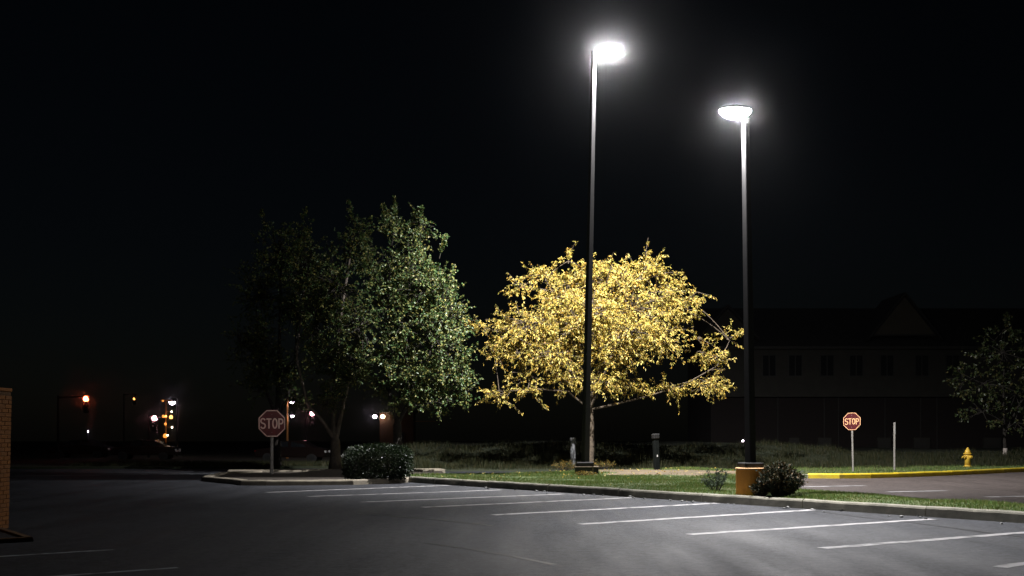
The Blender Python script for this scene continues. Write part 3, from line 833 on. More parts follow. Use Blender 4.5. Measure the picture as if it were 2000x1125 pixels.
make_tree('green_tree', 'pointed green tree lit on its right side, next to the golden tree', g2,
          [([g2, f2], 0.2, 0.17), ([f2, atd(790,740,G2), atd(800,620,G2), atd(800,470,G2)], 0.14, 0.03), ([f2, atd(815,750,G2-0.2), atd(850,680,G2-0.3), atd(860,580,G2)], 0.09, 0.03),
           ([f2, atd(762,770,G2), atd(755,660,G2+0.2), atd(765,480,G2)], 0.09, 0.03)],
          L2, (M['bark_grey'], M['leaf_green']), 19, per_m2=20, leaf=(0.105, 0.072), twig=(0.35, 0.75), nleaf=17, droop=0.3, up=0.4, clump=0.7,
          spires=((atd(770,440,G2), atd(771,388,G2), 22), (atd(752,470,G2), atd(748,398,G2), 16), (atd(820,430,G2), atd(822,405,G2), 12), (atd(858,505,G2), atd(870,460,G2), 14), (atd(880,570,G2), atd(884,515,G2), 12)))
G3 = 54.0
g3 = atd(540, 902, G3); g3.z = 0.1
f3 = atd(542, 820, G3)
L3 = [lobe(545,500,55,75,G3,1.5), lobe(510,580,60,80,G3,1.7), lobe(575,600,50,90,G3+0.3,1.6), lobe(510,690,60,70,G3,1.7), lobe(470,670,35,45,G3,1.0), lobe(560,720,55,55,G3,1.5), lobe(590,480,40,60,G3+0.5,1.2), lobe(520,640,26,40,G3-1.2,0.7), lobe(510,755,44,28,G3-0.4,1.2), lobe(575,775,36,24,G3,1.0)]
make_tree('green_tree', 'dark green tree in shade, directly behind and above the large stop sign', g3,
          [([g3, f3], 0.2, 0.17), ([f3, atd(545,700,G3), atd(550,470,G3)], 0.14, 0.03), ([f3, atd(510,740,G3), atd(500,600,G3)], 0.1, 0.03), ([f3, atd(575,740,G3), atd(585,560,G3)], 0.1, 0.03)],
          L3, (M['bark_grey'], M['leaf_green']), 23, per_m2=15, leaf=(0.105, 0.072), twig=(0.35, 0.75), nleaf=15, droop=0.3, up=0.35, clump=0.72,
          spires=((atd(520,450,G3), atd(512,408,G3), 12), (atd(590,430,G3), atd(600,405,G3), 8)))
G4 = 60.0
g4 = atd(1963, 902, G4); g4.z = 0.25
f4 = atd(1962, 850, G4)
L4 = [lobe(1960,690,50,50,G4,1.6), lobe(1920,750,60,45,G4,1.7), lobe(1985,770,60,55,G4,1.8), lobe(1885,745,34,28,G4,0.9), lobe(1960,645,30,26,G4,0.9), lobe(2030,720,50,60,G4,1.6), lobe(1920,805,46,26,G4-0.4,1.2), lobe(1985,825,46,24,G4-0.4,1.2), lobe(1905,700,26,26,G4,0.7), lobe(2060,790,40,40,G4,1.2)]
t4 = make_tree('young_tree', 'dark round young tree with a limewashed trunk foot near the hydrant', g4,
          [([g4, f4], 0.10, 0.09), ([f4, atd(1960,760,G4), atd(1962,650,G4)], 0.08, 0.02), ([f4, atd(1985,800,G4), atd(2025,740,G4)], 0.06, 0.02)],
          L4, (M['bark_grey'], M['leaf_dark']), 29, per_m2=5.5, leaf=(0.17, 0.11), twig=(0.3, 0.7), nleaf=12, droop=0.3, up=0.2,
          spires=((atd(1965,630,G4), atd(1966,612,G4), 8),))
MB().tube([(0,0,0.02),(0.005,0,0.4),(0.01,0,0.68)], [0.14, 0.115, 0.112], 10).build('painted_foot', M['limewash'], t4, smooth=True)

def on_row(px, t, z=0.0):
    """point on the line t metres behind the kerb front, seen at column px"""
    c = (px-1000)/F; q = K0 + Vv*t
    s_ = (c*q.y - q.x)/(U.x - c*U.y)
    return q + U*s_ + Vector((0, 0, z))
# ------------------------------------------------------------------ hedge, shrubs and weeds
def shell_points(n, rx, ry, rz, rg, e=3.2, inner=0.75):
    u = norm(rg.normal(size=(n, 3)))
    k = (np.abs(u[:,0])**e + np.abs(u[:,1])**e + np.abs(u[:,2])**e)**(-1/e)
    r = rg.uniform(inner, 1.0, n)**0.7
    wob = 1 + 0.04*np.sin(u[:,0]*9+1)+0.04*np.sin(u[:,1]*11+u[:,2]*8)
    return u*(k*r*wob)[:, None]*np.array([rx, ry, rz])[None], u
hb = at(737, 936, 0.13)
hd = empty('clipped_hedge', hb)
tag(hd, 'dark rounded clipped hedge on the kerbed island beside the three stemmed tree', 'hedge')
rg = np.random.default_rng(41)
HX, HZ = 67/F*hb.y, 0.60
P, u = shell_points(15000, HX, 0.75, HZ, rg, 3.4, 0.55)
P[:,2] += HZ*0.98; 
P[:,2] -= 0.10*np.clip(-P[:,0]/HX, 0, 1)**2
k = P[:,2] > 0.0
P, u = P[k], u[k]
V_, T_ = leaves(P, u + rg.normal(size=P.shape)*0.6, rg.uniform(0.05, 0.10, len(P)), rg.uniform(0.03, 0.055, len(P)), rg)
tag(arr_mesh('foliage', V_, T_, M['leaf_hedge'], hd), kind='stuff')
hs = MB()
for i in range(9):
    a = Vector((random.uniform(-0.9, 0.9)*HX*0.8, random.uniform(-0.3, 0.3), -0.02))
    for j in range(4):
        hs.tube([a, a + Vector((random.uniform(-.2,.2), random.uniform(-.2,.2), 0.45)), a + Vector((random.uniform(-.35,.35), random.uniform(-.35,.35), 0.95))], [0.02, 0.014, 0.006], 5)
hs.build('stems', M['bark_grey'], hd)

def shrub(name, label, base, r, hgt, nst, nlf, mat, seed, lf=(0.05, 0.02), spread=1.0, group=None, cat='shrub'):
    rg = np.random.default_rng(seed); rnd = random.Random(seed)
    o = empty(name, base); tag(o, label, cat, group)
    stm = MB(); P, A = [], []
    for i in range(nst):
        a = rnd.uniform(0, 2*math.pi); q = math.sqrt(rnd.random())
        hh = hgt*rnd.uniform(0.6, 1.0)*(1-0.35*q*q)
        tip = Vector((math.cos(a)*r*q*spread, math.sin(a)*r*q*spread, hh))
        st_ = Vector((math.cos(a)*r*q*0.25, math.sin(a)*r*q*0.25, -0.02))
        mid = Vector((tip.x*0.6, tip.y*0.6, hh*0.5))
        pts = bez(st_, mid, tip, 6)
        stm.tube(pts, [0.012*(1-i_/8) for i_ in range(7)], 4)
        for j in range(nlf):
            t = rnd.uniform(0.2, 1.0)**0.7; f = t*6; i0 = min(5, int(f))
            p = pts[i0].lerp(pts[i0+1], f-i0); d = (pts[i0+1]-pts[i0]).normalized()
            P.append(p + Vector((rnd.gauss(0, .02), rnd.gauss(0, .02), rnd.gauss(0, .02)))); A.append(d*0.7 + Vector((rnd.gauss(0, .7), rnd.gauss(0, .7), rnd.gauss(0, .5))))
    P = np.array(P); A = np.array(A)
    s_ = rg.uniform(0.6, 1.3, len(P))
    V_, T_ = leaves(P, A, lf[0]*s_, lf[1]*s_, rg)
    stm.build('stems', M['bark_grey'], o)
    tag(arr_mesh('foliage', V_, T_, mat, o), kind='stuff')
    return o
RB = on_row(1466, 0.60, 0.17)     # foot of the right light pole's base
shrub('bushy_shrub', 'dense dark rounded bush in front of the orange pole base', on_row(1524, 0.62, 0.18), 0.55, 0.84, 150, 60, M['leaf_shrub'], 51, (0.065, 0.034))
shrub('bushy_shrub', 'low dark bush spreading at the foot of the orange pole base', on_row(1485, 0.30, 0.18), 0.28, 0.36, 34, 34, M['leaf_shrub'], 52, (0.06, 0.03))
shrub('sparse_shrub', 'sparse grey green upright shrub on the lawn beside the orange pole base', at(1399, 961, 0.19), 0.34, 0.66, 13, 80, M['leaf_sage'], 53, (0.07, 0.018), 1.15)
for i, (px, py, rr, hh, lab) in enumerate(((1104, 921, 0.42, 0.50, 'yellowed weeds left of the dark plinth of the tall light pole'),
                                       (1178, 915, 0.55, 0.38, 'yellow weeds right of the dark plinth below the golden tree'),
                                       (1146, 930, 0.30, 0.17, 'short pale weeds in front of the dark plinth of the tall pole'))):
    shrub('weed_clump', lab, at(px, py, 0.2), rr, hh, 34, 16, M['leaf_weed'], 60+i, (0.075, 0.022), 1.3, 'weeds round the tall light pole', 'weeds')

# fallen leaves
n = 480
c = np.array([gb.x, 42.5]); P = np.stack([c[0] + rng.normal(0, 4.5, n), c[1] + rng.normal(0, 4.5, n)], 1)
rel = P - np.array([K0.x, K0.y]); s_ = rel @ np.array([U.x, U.y]); t_ = rel @ np.array([Vv.x, Vv.y])
k = (t_ > 0.3) & (t_ < lawn_T(s_)-0.2) & (s_ < S1-0.2)
P3 = np.stack([P[k,0], P[k,1], lawn_z(s_[k], t_[k])+0.06], 1)
A = rng.normal(size=P3.shape); A[:,2] *= 0.25
V_, T_ = leaves(P3, A, rng.uniform(0.05, 0.10, len(P3)), rng.uniform(0.03, 0.05, len(P3)), rng)
tag(arr_mesh('fallen_leaves', V_, T_, M['leaf_gold']), 'scattered golden leaves lying on the lawn grass', 'leaves', kind='stuff')
# crumbs of litter in the gutter
lb = MB()
for i in range(46):
    s_ = random.uniform(-8, 12); t_ = -abs(random.gauss(0, 0.35)) - 0.05
    p = st(s_, t_, 0.006); r_ = random.uniform(0.012, 0.04)
    m_ = Matrix.Translation(p + Vector((0,0,r_*0.4))) @ Matrix.Rotation(random.uniform(0, 3), 4, 'Z') @ Matrix.Rotation(random.uniform(-.4, .4), 4, 'X')
    lb.cbox((0,0,0), (r_*2, r_*1.3, r_*0.7), m_)
tag(lb.build('litter', M['litter']), 'pale crumbs of litter along the foot of the kerb', 'litter', kind='stuff')

# ------------------------------------------------------------------ light poles
def sq_tube(mb, p0, p1, w0, w1, rz, n=10):
    pts = [Vector(p0).lerp(Vector(p1), i/n) for i in range(n+1)]
    vs, fs = [], []
    for i, p in enumerate(pts):
        w = w0 + (w1-w0)*i/n; c = w*0.09
        prof = [(-w/2+c,-w/2),(w/2-c,-w/2),(w/2,-w/2+c),(w/2,w/2-c),(w/2-c,w/2),(-w/2+c,w/2),(-w/2,w/2-c),(-w/2,-w/2+c)]
        for a, b in prof:
            vs.append((p.x + a*math.cos(rz) - b*math.sin(rz), p.y + a*math.sin(rz) + b*math.cos(rz), p.z))
    for i in range(n):
        for k in range(8):
            fs.append((i*8+k, i*8+(k+1) % 8, (i+1)*8+(k+1) % 8, (i+1)*8+k))
    fs.append(tuple(reversed(range(8)))); fs.append(tuple(n*8+k for k in range(8)))
    return mb.add(vs, fs)

def luminaire(root, p, ang, ln, wd, power, tilt, spot, blend, arm_from, aim, lens):
    """shoebox head: housing, sagging lens and its lamp; ang is the way the arm points"""
    m_ = Matrix.Translation(p) @ Matrix.Rotation(ang, 4, 'Z') @ Matrix.Rotation(-tilt, 4, 'Y')
    MB().tube([arm_from, Vector(p) - Vector((math.cos(ang), math.sin(ang), 0))*ln*0.35 + Vector((0,0,0.13))], 0.05, 8).build('arm', M['bronze'], root)
    def oval(k, n=28):
        out = []
        for i in range(n):
            t = 2*math.pi*i/n; c, q = math.cos(t), math.sin(t)
            out.append((ln/2*k*math.copysign(abs(c)**0.8, c), wd/2*k*math.copysign(abs(q)**0.8, q)))
        return out
    def rings(lv, name, mat):
        vs, fs = [], []
        for k, z in lv: vs += [(x, y, z) for x, y in oval(k)]
        n = 28
        for i in range(len(lv)-1):
            for j in range(n): fs.append((i*n+j, i*n+(j+1) % n, (i+1)*n+(j+1) % n, (i+1)*n+j))
        fs.append(tuple((len(lv)-1)*n+j for j in range(n)))
        o_ = MB().add(vs, fs).build(name, mat, root, smooth=True); o_.matrix_local = m_
        return o_
    rings([(1.0, 0.022), (1.0, 0.045), (0.9, 0.085), (0.6, 0.115), (0.2, 0.125)], 'housing', M['bronze'])
    rings([(0.97, 0.018), (0.95, -0.005), (0.85, -0.06), (0.66, -0.115), (0.4, -0.155), (0.12, -0.17)], 'lens', M[lens])
    ld = bpy.data.lights.new('lamp', 'SPOT')
    ld.energy = power; ld.spot_size = R(spot); ld.spot_blend = blend; ld.shadow_soft_size = 0.03; ld.color = (1.0, 0.975, 0.99)
    lo = bpy.data.objects.new('lamp', ld); COL.objects.link(lo); lo.parent = root
    lo.location = m_ @ Vector((0, 0, -0.19))
    lo.rotation_euler = Vector(aim).to_track_quat('-Z', 'Y').to_euler()

# tall pole on the lawn
PL = at(1143, 927, 0.2)
lp = empty('light_pole', PL)
tag(lp, 'tall dark light pole on a dark plinth in front of the golden tree', 'light pole', 'parking lot light poles')
MB().prism([(-0.36,-0.36),(0.46,-0.36),(0.46,0.40),(-0.36,0.40)], -0.1, 0.26).build('plinth', M['black'], lp, bevel=0.02)
MB().box(-0.39, 0.49, -0.39, 0.43, 0.263, 0.30).build('plinth_rim', M['bark'], lp, bevel=0.008)
MB().box(-0.33, 0.30, -0.28, 0.30, 0.303, 0.46).build('base_cover', M['black'], lp, bevel=0.03)
MB().box(0.22, 0.27, -0.43, -0.395, -0.05, 0.31).build('stake', M['bark'], lp)
topL = atd(1160, 100, PL.y) - PL
sq_tube(MB(), (0, 0, 0.3), topL, 0.235, 0.15, R(30)).build('pole', M['bronze'], lp)
hl = atd(1189, 103, PL.y) - PL + Vector((0.0, -0.1, 0))
luminaire(lp, hl, R(-6), 1.0, 0.62, LAMP_LEFT_W, R(0), 136, 0.7, topL + Vector((0, 0, -0.12)), AIM_LEFT, 'lens')

# second pole on its orange concrete base
rp_ = empty('light_pole', RB)
tag(rp_, 'dark light pole rising from an orange concrete base beside the bush', 'light pole', 'parking lot light poles')
bb = MB().lathe([(0.335, -0.12), (0.345, 0.0), (0.348, 0.5), (0.345, 0.625), (0.345, 0.63)], 28).build('concrete_base', M['orange'], rp_, smooth=False)
MB().lathe([(0.335, 0.632), (0.362, 0.64), (0.362, 0.665), (0.345, 0.678), (0.0005, 0.678)], 28).build('base_rim', M['orange_lip'], rp_)
MB().box(-0.24, 0.24, -0.24, 0.24, 0.68, 0.80).build('base_cover', M['black'], rp_, bevel=0.02, xf=Matrix.Rotation(R(12), 4, 'Z'))
topR = atd(1456, 232, RB.y) - RB
sq_tube(MB(), (0, 0, 0.78), topR, 0.20, 0.15, R(30)).build('pole', M['bronze'], rp_)
hr = atd(1435, 219, RB.y) - RB + Vector((0, -0.05, 0))
luminaire(rp_, hr, R(180+8), 0.78, 0.5, LAMP_RIGHT_W, R(0), 108, 1.0, topR + Vector((0, 0, -0.06)), AIM_RIGHT, 'lens_near')

# ------------------------------------------------------------------ signs, posts, hydrant
def stroke_letter(pts, w, closed=False):
    """one stroke of a letter as flat polygon strip in x,z"""
    pts = [Vector((p[0], p[1])) for p in pts]
    n = len(pts); vs, fs = [], []
    for i in range(n):
        if closed: a, b = pts[(i-1) % n], pts[(i+1) % n]
        else: a, b = pts[max(i-1, 0)], pts[min(i+1, n-1)]
        d = (b-a).normalized(); nr = Vector((-d.y, d.x))
        vs += [pts[i] + nr*w/2, pts[i] - nr*w/2]
    m_ = n if closed else n-1
    for i in range(m_):
        j = (i+1) % n
        fs.append((2*i, 2*i+1, 2*j+1, 2*j))
    return vs, fs
def letter_strokes(ch):
    arc = lambda cx, cz, rx, rz, a0, a1, n=10: [(cx+rx*math.cos(R(a0+(a1-a0)*i/n)), cz+rz*math.sin(R(a0+(a1-a0)*i/n))) for i in range(n+1)]
    if ch == 'S': return [(arc(0.25, 0.74, 0.21, 0.22, 20, 250, 12) + arc(0.25, 0.26, 0.22, 0.24, 70, -160, 12)[1:], False)]
    if ch == 'T': return [([(0.0, 0.93), (0.5, 0.93)], False), ([(0.25, 0.865), (0.25, 0.0)], False)]
    if ch == 'O': return [(arc(0.25, 0.5, 0.20, 0.46, 0, 345, 22), True)]
    if ch == 'P': return [([(0.07, 0.0), (0.07, 1.0)], False), ([(0.13, 0.93)] + arc(0.26, 0.70, 0.19, 0.23, 90, -90, 10) + [(0.13, 0.47)], False)]
def solid_strip(mb, vs, fs, d0, d1, sc, ox, oz):
    k = len(vs)
    P3 = [(ox+v.x*sc, d0, oz+v.y*sc) for v in vs] + [(ox+v.x*sc, d1, oz+v.y*sc) for v in vs]
    F3 = list(fs) + [tuple(reversed([i+k for i in f])) for f in fs]
    cnt = {}
    for f in fs:
        for i in range(len(f)):
            e = (f[i], f[(i+1) % len(f)]); cnt[frozenset(e)] = cnt.get(frozenset(e), 0)+1
    for f in fs:
        for i in range(len(f)):
            e = (f[i], f[(i+1) % len(f)])
            if cnt[frozenset(e)] == 1: F3.append((e[1], e[0], e[0]+k, e[1]+k))
    mb.add(P3, F3)

def stop_sign(label, base, zc, Rx, Rz, rz, face, white, post_w, lean=0.0, ht=0.34):
    o = empty('stop_sign', base, rz); tag(o, label, 'stop sign', 'stop signs')
    o.rotation_euler = (0, lean, rz)
    pz = zc + Rz*0.6
    MB().box(-post_w/2, post_w/2, 0.0, post_w*0.7, -0.1, pz).build('post', M['steel'], o, bevel=post_w*0.15)
    oc = [(Rx*math.cos(R(22.5+45*i))/math.cos(R(22.5)), Rz*math.sin(R(22.5+45*i))/math.cos(R(22.5))) for i in range(8)]
    n = 8
    pl = MB()
    pl.add([(a, -0.012, zc+b) for a, b in oc] + [(a, -0.004, zc+b) for a, b in oc], [tuple(range(8)), tuple(reversed(range(8, 16)))] + [(i, i+8, (i+1) % 8+8, (i+1) % 8) for i in range(8)])
    pl.build('sign_face', face, o)
    bd = MB(); k1, k0 = 0.975, 0.905
    vs = [Vector((a*k1, b*k1)) for a, b in oc] + [Vector((a*k0, b*k0)) for a, b in oc]
    solid_strip(bd, vs, [(i, (i+1) % 8, (i+1) % 8+8, i+8) for i in range(8)], -0.017, -0.0125, 1.0, 0, zc)
    bd.build('border', white, o)
    H = 2*Rz*ht; adv = H*0.585*(Rx/Rz); tot = adv*3 + H*0.5*(Rx/Rz)
    for i, ch in enumerate('STOP'):
        lm = MB()
        for pts, cl in letter_strokes(ch):
            pts = [(p[0]*(Rx/Rz), p[1]) for p in pts]
            v, f = stroke_letter(pts, 0.14, cl)
            solid_strip(lm, v, f, -0.017, -0.0125, H, -tot/2 + i*adv, zc - H/2)
        lm.build('letter', white, o)
    for dz in (-0.66, 0.66):
        MB().tube([(0, -0.024, zc+dz*Rz), (0, -0.0125, zc+dz*Rz)], 0.012, 8).build('bolt', M['steel'], o)
    return o
sb_ = at(531, 924, 0.14)
k = sb_.y/F
stop_sign('large dull stop sign on a post on the island by the hedge', sb_, 97*k, 26.2*k, 26.5*k, R(22), M['sign_dull'], M['sign_pink'], 0.13, 0.0, 0.375)
sr_ = at(1666, 921, 0.13)
k = sr_.y/F
stop_sign('small bright red stop sign on a thin leaning post behind the yellow kerb', sr_, 98*k, 0.365, 0.365, R(-34), M['sign_red'], M['sign_amber'], 0.075, R(-1.2), 0.35)

pp = at(1747, 918, 0.13); k = pp.y/F
o = empty('sign_post', pp, R(68)); tag(o, 'thin pale post with a narrow sign plate seen edge on, between stop sign and hydrant', 'sign post')
MB().box(-0.04, 0.04, -0.04, 0.04, -0.1, 93*k).build('post', M['steel'], o, bevel=0.01)
MB().box(-0.22, 0.22, -0.055, -0.043, 70*k, 92*k).build('sign_plate', M['grey_post'], o)

bp_ = atd(1119, 906, 51.5); bp_.z = float(bank_z(np.array(bp_.x), np.array(51.5))) - 0.03
o = empty('bollard', bp_); tag(o, 'weathered grey round bollard standing left of the tall light pole', 'bollard', 'posts on the lawn')
bh = CAM_H + (HOR-855)/F*51.5 - bp_.z
MB().lathe([(0.128, -0.1), (0.126, bh-0.02), (0.115, bh)], 16).build('post', M['grey_post'], o)
MB().lathe([(0.131, 0.0), (0.131, 0.04)], 16, (0, 0, bh-0.075)).build('band', M['steel'], o)
dp = at(1283, 919, 0.2); k = dp.y/F
o = empty('marker_post', dp); tag(o, 'dark marker post with a small white reflector on the lawn by the dirt', 'post', 'posts on the lawn')
o.rotation_euler = (0, R(-2.6), R(20))
MB().box(-0.105, 0.105, -0.105, 0.105, -0.1, 62*k).build('post', M['dark_post'], o, bevel=0.02)
MB().box(-0.13, 0.13, -0.13, 0.13, 62*k, 72*k).build('cap', M['black'], o, bevel=0.03)
MB().box(-0.03, 0.015, -0.115, -0.107, 27*k, 31*k).build('reflector', M['reflector'], o)

hp = at(1890, 912.5, 0.115); k = hp.y/F
o = empty('fire_hydrant', hp); tag(o, 'yellow fire hydrant standing on the grass behind the yellow kerb', 'hydrant')
MB().lathe([(0.20, 0.0), (0.20, 0.045), (0.145, 0.055), (0.14, 0.10)], 20).build('base_flange', M['hydrant'], o, smooth=False)
MB().lathe([(0.138, 0.10), (0.136, 0.45), (0.142, 0.56), (0.142, 0.61)], 20).build('barrel', M['hydrant'], o, smooth=True)
MB().lathe([(0.15, 0.612), (0.195, 0.622), (0.195, 0.665), (0.15, 0.675)], 20).build('bonnet_flange', M['hydrant'], o)
MB().lathe([(0.145, 0.676), (0.14, 0.72), (0.115, 0.79), (0.075, 0.85), (0.045, 0.88), (0.04, 0.93), (0.018, 0.94)], 20).build('bonnet', M['hydrant'], o, smooth=True)
for ang, ln in ((R(205), 0.24), (R(-62), 0.24), (R(25), 0.22)):
    m_ = Matrix.Translation((0,0,0.49)) @ Matrix.Rotation(ang, 4, 'Z') @ Matrix.Rotation(R(90), 4, 'Y')
    nz_ = MB().lathe([(0.062, 0.10), (0.062, ln-0.07), (0.078, ln-0.068), (0.078, ln-0.01), (0.06, ln)], 12, m=m_).build('nozzle', M['hydrant'], o)
    MB().lathe([(0.022, ln+0.001), (0.02, ln+0.04)], 5, m=m_).build('nut', M['hydrant'], nz_)
MB().tube([(-0.16,-0.10,0.50), (-0.22,-0.13,0.52), (-0.29,-0.13,0.50), (-0.33,-0.13,0.43)], [0.03, 0.03, 0.028, 0.024], 8).build('cap_chain', M['hydrant'], o, smooth=True)

# ------------------------------------------------------------------ far lights across the road
def signal(label, px, py, y, mat, lit=0, pole_px=None, r=0.16, group='far traffic signals'):
    c = atd(px, py, y)
    o = empty('traffic_signal', (c.x, c.y, -0.05)); tag(o, label, 'traffic signal', group)
    hz = c.z + 0.05
    zt = hz + lit*0.36
    MB().box(-0.19, 0.19, 0.0, 0.2, zt-1.0, zt+0.22).build('housing', M['black'], o, bevel=0.03)
    for i in range(3):
        m_ = Matrix.Translation((0, 0.0, zt-0.36*i)) @ Matrix.Rotation(R(90), 4, 'X')
        MB().lathe([(r, 0.0), (r*0.9, 0.03), (r*0.5, 0.055), (0.01, 0.06)], 16, m=m_).build('lens', mat if i == lit else M['unlit'], o, smooth=True)
        vz = MB(); vs, fs = [], []
        for k in range(11):
            a = R(-10+200*k/10)
            for d in (-0.002, -0.2): vs.append(((r+0.02)*math.cos(a), d, zt-0.36*i+(r+0.02)*math.sin(a)*(1 if d > -0.1 else 0.96)))
            if k: fs.append((2*k-2, 2*k-1, 2*k+1, 2*k))
        vz.add(vs, fs).build('visor', M['black'], o)
    dx = ((pole_px-px)/F*y) if pole_px is not None else 0.0
    MB().tube([(dx, 0.3, 0), (dx, 0.3, zt+0.25)], [0.11, 0.07], 8).build('mast', M['black'], o)
    if abs(dx) > 0.3:
        MB().tube([(dx, 0.3, zt+0.1), (0, 0.3, zt+0.2)], [0.07, 0.04], 8).build('mast_arm', M['black'], o)
    else:
        MB().tube([(0, 0.32, zt-0.4), (0, 0.18, zt-0.4)], 0.04, 6).build('bracket', M['black'], o)
    return o
signal('glowing red traffic signal, highest and farthest to the left of the far lights', 168, 779, 78, M['glow_red'], 0, 110, 0.20)
signal('pale pinkish signal beside the post of amber beacons', 302, 817, 84, M['glow_pink'], 0, 288, 0.20)
signal('dim small orange signal between the red signal and the amber beacon post', 262, 779, 120, M['glow_amber_b'], 1, 240, 0.13)
signal('pale red signal left of the three stemmed trunk', 610, 808, 88, M['glow_pink'], 0, 596, 0.17)

def street_lamp(label, px, py, y, pole_px, heads, mat, pole_mat):
    c = atd(px, py, y)
    dx = (pole_px-px)/F*y
    o = empty('street_lamp', (c.x+dx, c.y, -0.05)); tag(o, label, 'street lamp', 'far street lamps')
    MB().tube([(0,0,0), (0,0,c.z+0.35)], [0.10, 0.06], 8).build('pole', pole_mat, o)
    for hx, hy, rr in heads:
        q = atd(hx, hy, y) - Vector((c.x+dx, c.y, -0.05))
        MB().tube([(0,0,q.z+0.25), (q.x*0.6,-0.05,q.z+0.3), (q.x,-0.1,q.z+0.2)], 0.035, 6).build('arm', M['black'], o)
        hd_ = MB().lathe([(rr*1.15, 0.02), (rr*1.0, 0.14), (rr*0.4, 0.24)], 12, (q.x, -0.1, q.z)).build('lamp_head', M['black'], o)
        MB().lathe([(rr*0.35, -rr*1.0), (rr*0.85, -rr*0.55), (rr*1.05, 0.0), (rr, 0.018)], 12, (q.x, -0.1, q.z)).build('globe', mat, hd_, smooth=True)
    return o
street_lamp('white street lamp above the cluster of amber beacons', 337, 786, 90, 346, ((337, 785, 0.24), ), M['glow_white'], M['black'])
street_lamp('double headed street lamp on an orange post right of the large stop sign', 571, 786, 80, 561, ((571, 785, 0.16), (571.5, 812, 0.13)), M['glow_white'], M['amber_pole'])

ap = atd(324, 850, 86)
o = empty('beacon_post', (ap.x, ap.y, -0.05)); tag(o, 'post carrying several small amber beacons under the white street lamp', 'beacon post')
MB().tube([(0,0,0), (0,0,atd(324,782,86).z+0.05)], 0.06, 8).build('post', M['amber_pole'], o)
MB().box(-0.42, 0.5, -0.04, 0.04, atd(0,783,86).z+0.05, atd(0,781,86).z+0.05).build('crossbar', M['amber_pole'], o)
for px, py, rr, mt in ((319,783,0.07,'glow_amber'), (320,813,0.11,'glow_amber'), (325,813,0.08,'glow_amber_b'), (335,814.5,0.14,'glow_amber_b'), (336,804,0.06,'glow_cream'), (324,828,0.10,'glow_amber'), (337,834.5,0.07,'glow_cream'), (323.5,851,0.16,'glow_amber'), (328.5,850,0.06,'glow_cream')):
    q = atd(px, py, 86) - ap; q.z = atd(px, py, 86).z + 0.05
    b_ = MB().lathe([(rr*0.7, -rr), (rr, -rr*0.3), (rr*0.9, rr*0.5), (rr*0.3, rr)], 10, (q.x, -0.12, q.z)).build('beacon', M[mt], o, smooth=True)
    MB().tube([(0, 0, q.z), (q.x, -0.10, q.z)], 0.02, 5).build('bracket', M['amber_pole'], b_)

# small lit kiosk far beyond the trees
kq = atd(748, 818, 130)
o = empty('kiosk', (kq.x, kq.y, -0.08)); tag(o, 'far small kiosk with lit wall lamps seen below the green trees', 'kiosk')
zb = kq.z + 0.08
MB().box(-0.4, 3.6, 0, 3.0, 0, zb+0.75).build('wall', M['far_wall'], o)
MB().box(-0.8, 4.1, -0.5, 3.4, zb+0.75, zb+0.95).build('roof', M['roof'], o)
MB().box(1.6, 2.5, -0.04, 0.02, 0, 2.1).build('door', M['roof'], o)
for px, rr, mt in ((748.5, 0.27, 'glow_cream'), (733, 0.24, 'glow_white')):
    q = (px-748)/F*130
    l_ = MB().lathe([(rr*0.5, -rr*0.8), (rr, -rr*0.2), (rr, rr*0.3), (rr*0.5, rr*0.8)], 12, (q, -0.45, zb+0.25)).build('wall_lamp', M[mt], o, smooth=True)
    MB().tube([(q, -0.45, zb+0.4), (max(q, -0.35), 0.05, zb+0.6)], 0.03, 6).build('bracket', M['black'], l_)
MB().box(3.7, 6.2, 0.5, 0.6, zb-0.32, zb-0.24).build('rail', M['amber_pole'], o)

def path_light(label, px, py, y, z0, rr):
    q = atd(px, py, y)
    o = empty('path_light', (q.x, q.y, z0)); tag(o, label, 'path light', 'small ground lights')
    hz = q.z - z0
    MB().tube([(0,0,-0.05), (0,0,hz-rr)], 0.02, 6).build('stake', M['black'], o)
    MB().lathe([(rr*0.6, -rr), (rr, -rr*0.3), (rr*0.9, rr*0.5), (rr*0.4, rr)], 10, (0,0,hz)).build('globe', M['glow_white'], o, smooth=True)
    MB().lathe([(rr*1.3, rr*1.02), (rr*0.3, rr*1.5)], 10, (0,0,hz)).build('cap', M['black'], o)
y_ = 62.0
path_light('small white path light on the bank left of the shorter light pole', 1451, 861, y_, float(bank_z(np.array(451/F*y_), np.array(y_))), 0.055)
path_light('tiny white ground light below the glowing red traffic signal', 172, 843, 82, -0.1, 0.045)

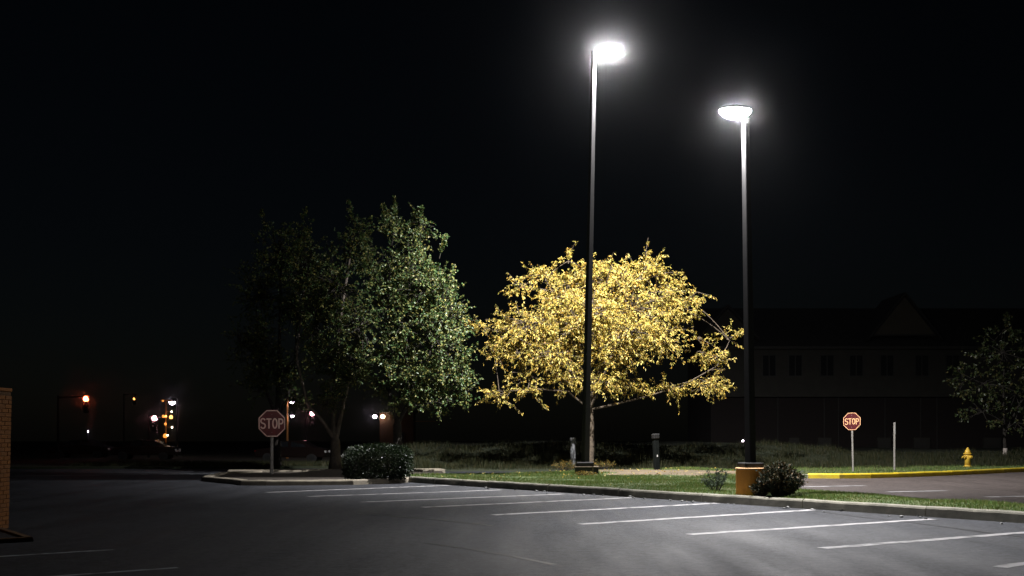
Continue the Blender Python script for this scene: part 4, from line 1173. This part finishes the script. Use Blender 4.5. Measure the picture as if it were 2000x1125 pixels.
# parked cars in the dark
def car_mesh(parent, mat):
    prof = [(-2.2,0.35),(-2.25,0.62),(-2.1,0.86),(-1.25,0.95),(-0.62,1.38),(0.75,1.42),(1.45,0.98),(2.1,0.90),(2.25,0.62),(2.2,0.35)]
    w = 0.86
    def half(p): return w*(1.0 if p[1] < 1.0 else 0.78)
    vs = [(p[0], -half(p), p[1]) for p in prof] + [(p[0], half(p), p[1]) for p in prof]
    n = len(prof)
    MB().add(vs, [tuple(range(n)), tuple(reversed(range(n, 2*n)))] + [(i, i+n, (i+1) % n+n, (i+1) % n) for i in range(n)]).build('body', mat, parent, bevel=0.04)
    for sgn in (-1, 1):
        for x0, x1 in ((-1.05, -0.05), (0.03, 1.1)):
            f = lambda x: 0.98 + 0.36*min(1, max(0.08, (x+1.25)/0.63)) if x < 0 else 0.98 + 0.36*min(1, max(0.08, (1.45-x)/0.7))
            ya, yb = sgn*(w+0.012), sgn*(w*0.80+0.012)
            MB().add([(x0+0.05, ya*0.985, 1.0), (x1-0.05, ya*0.985, 1.0), (x1-(0.4 if x1 > 0.5 else 0.05), yb, 1.34), (x0+(0.4 if x0 < -0.5 else 0.05), yb, 1.34)], [(0,1,2,3)]).build('side_window', M['pane'], parent)
        for x in (-1.4, 1.4):
            m_ = Matrix.Translation((x, sgn*0.76, 0.32)) @ Matrix.Rotation(R(90), 4, 'X')
            wh = MB().lathe([(0.2, -0.11), (0.32, -0.10), (0.33, 0.0), (0.32, 0.10), (0.2, 0.11)], 18, m=m_).build('wheel', M['rubber'], parent)
            MB().lathe([(0.18, -0.125), (0.19, 0.0), (0.18, 0.125)], 12, m=m_).build('rim', M['black'], wh)
        MB().box(2.19, 2.26, sgn*0.62-0.16, sgn*0.62+0.16, 0.64, 0.78).build('headlight', M['reflector'], parent, bevel=0.01)
        MB().box(-2.26, -2.16, sgn*0.62-0.14, sgn*0.62+0.14, 0.66, 0.80).build('tail_light', M['tail'], parent, bevel=0.01)
for lab, px, y_, rz in (('dark parked car standing beyond the road under the amber beacon post', 285, 78, R(4)), ('dark parked car right behind the post of the large stop sign', 572, 70, R(-3)),
                        ('dark parked car below the glowing red traffic signal', 160, 84, R(2))):
    o = empty('parked_car', ((px-1000)/F*y_, y_, -0.1), rz); tag(o, lab, 'car', 'cars parked beyond the road')
    car_mesh(o, M['car'])

# ------------------------------------------------------------------ lamp glare, from an added scattering volume
hm = bpy.data.materials.new('lamp_glare_scatter'); hm.use_nodes = True
hn = hm.node_tree; hn.nodes.remove(hn.nodes['Principled BSDF'])
pvn = hn.nodes.new('ShaderNodeVolumePrincipled')
pvn.inputs['Color'].default_value = (0.94, 0.96, 1.0, 1)
pvn.inputs['Density'].default_value = 0.00050
pvn.inputs['Anisotropy'].default_value = 0.992
hn.links.new(pvn.outputs[0], hn.nodes['Material Output'].inputs['Volume'])
hz_ = MB().box(-310, 310, -50, 350, -1.2, 24).build('glare_volume', hm)  # added volume, imitates camera glare as halos round the lamps
tag(hz_, kind='stuff')
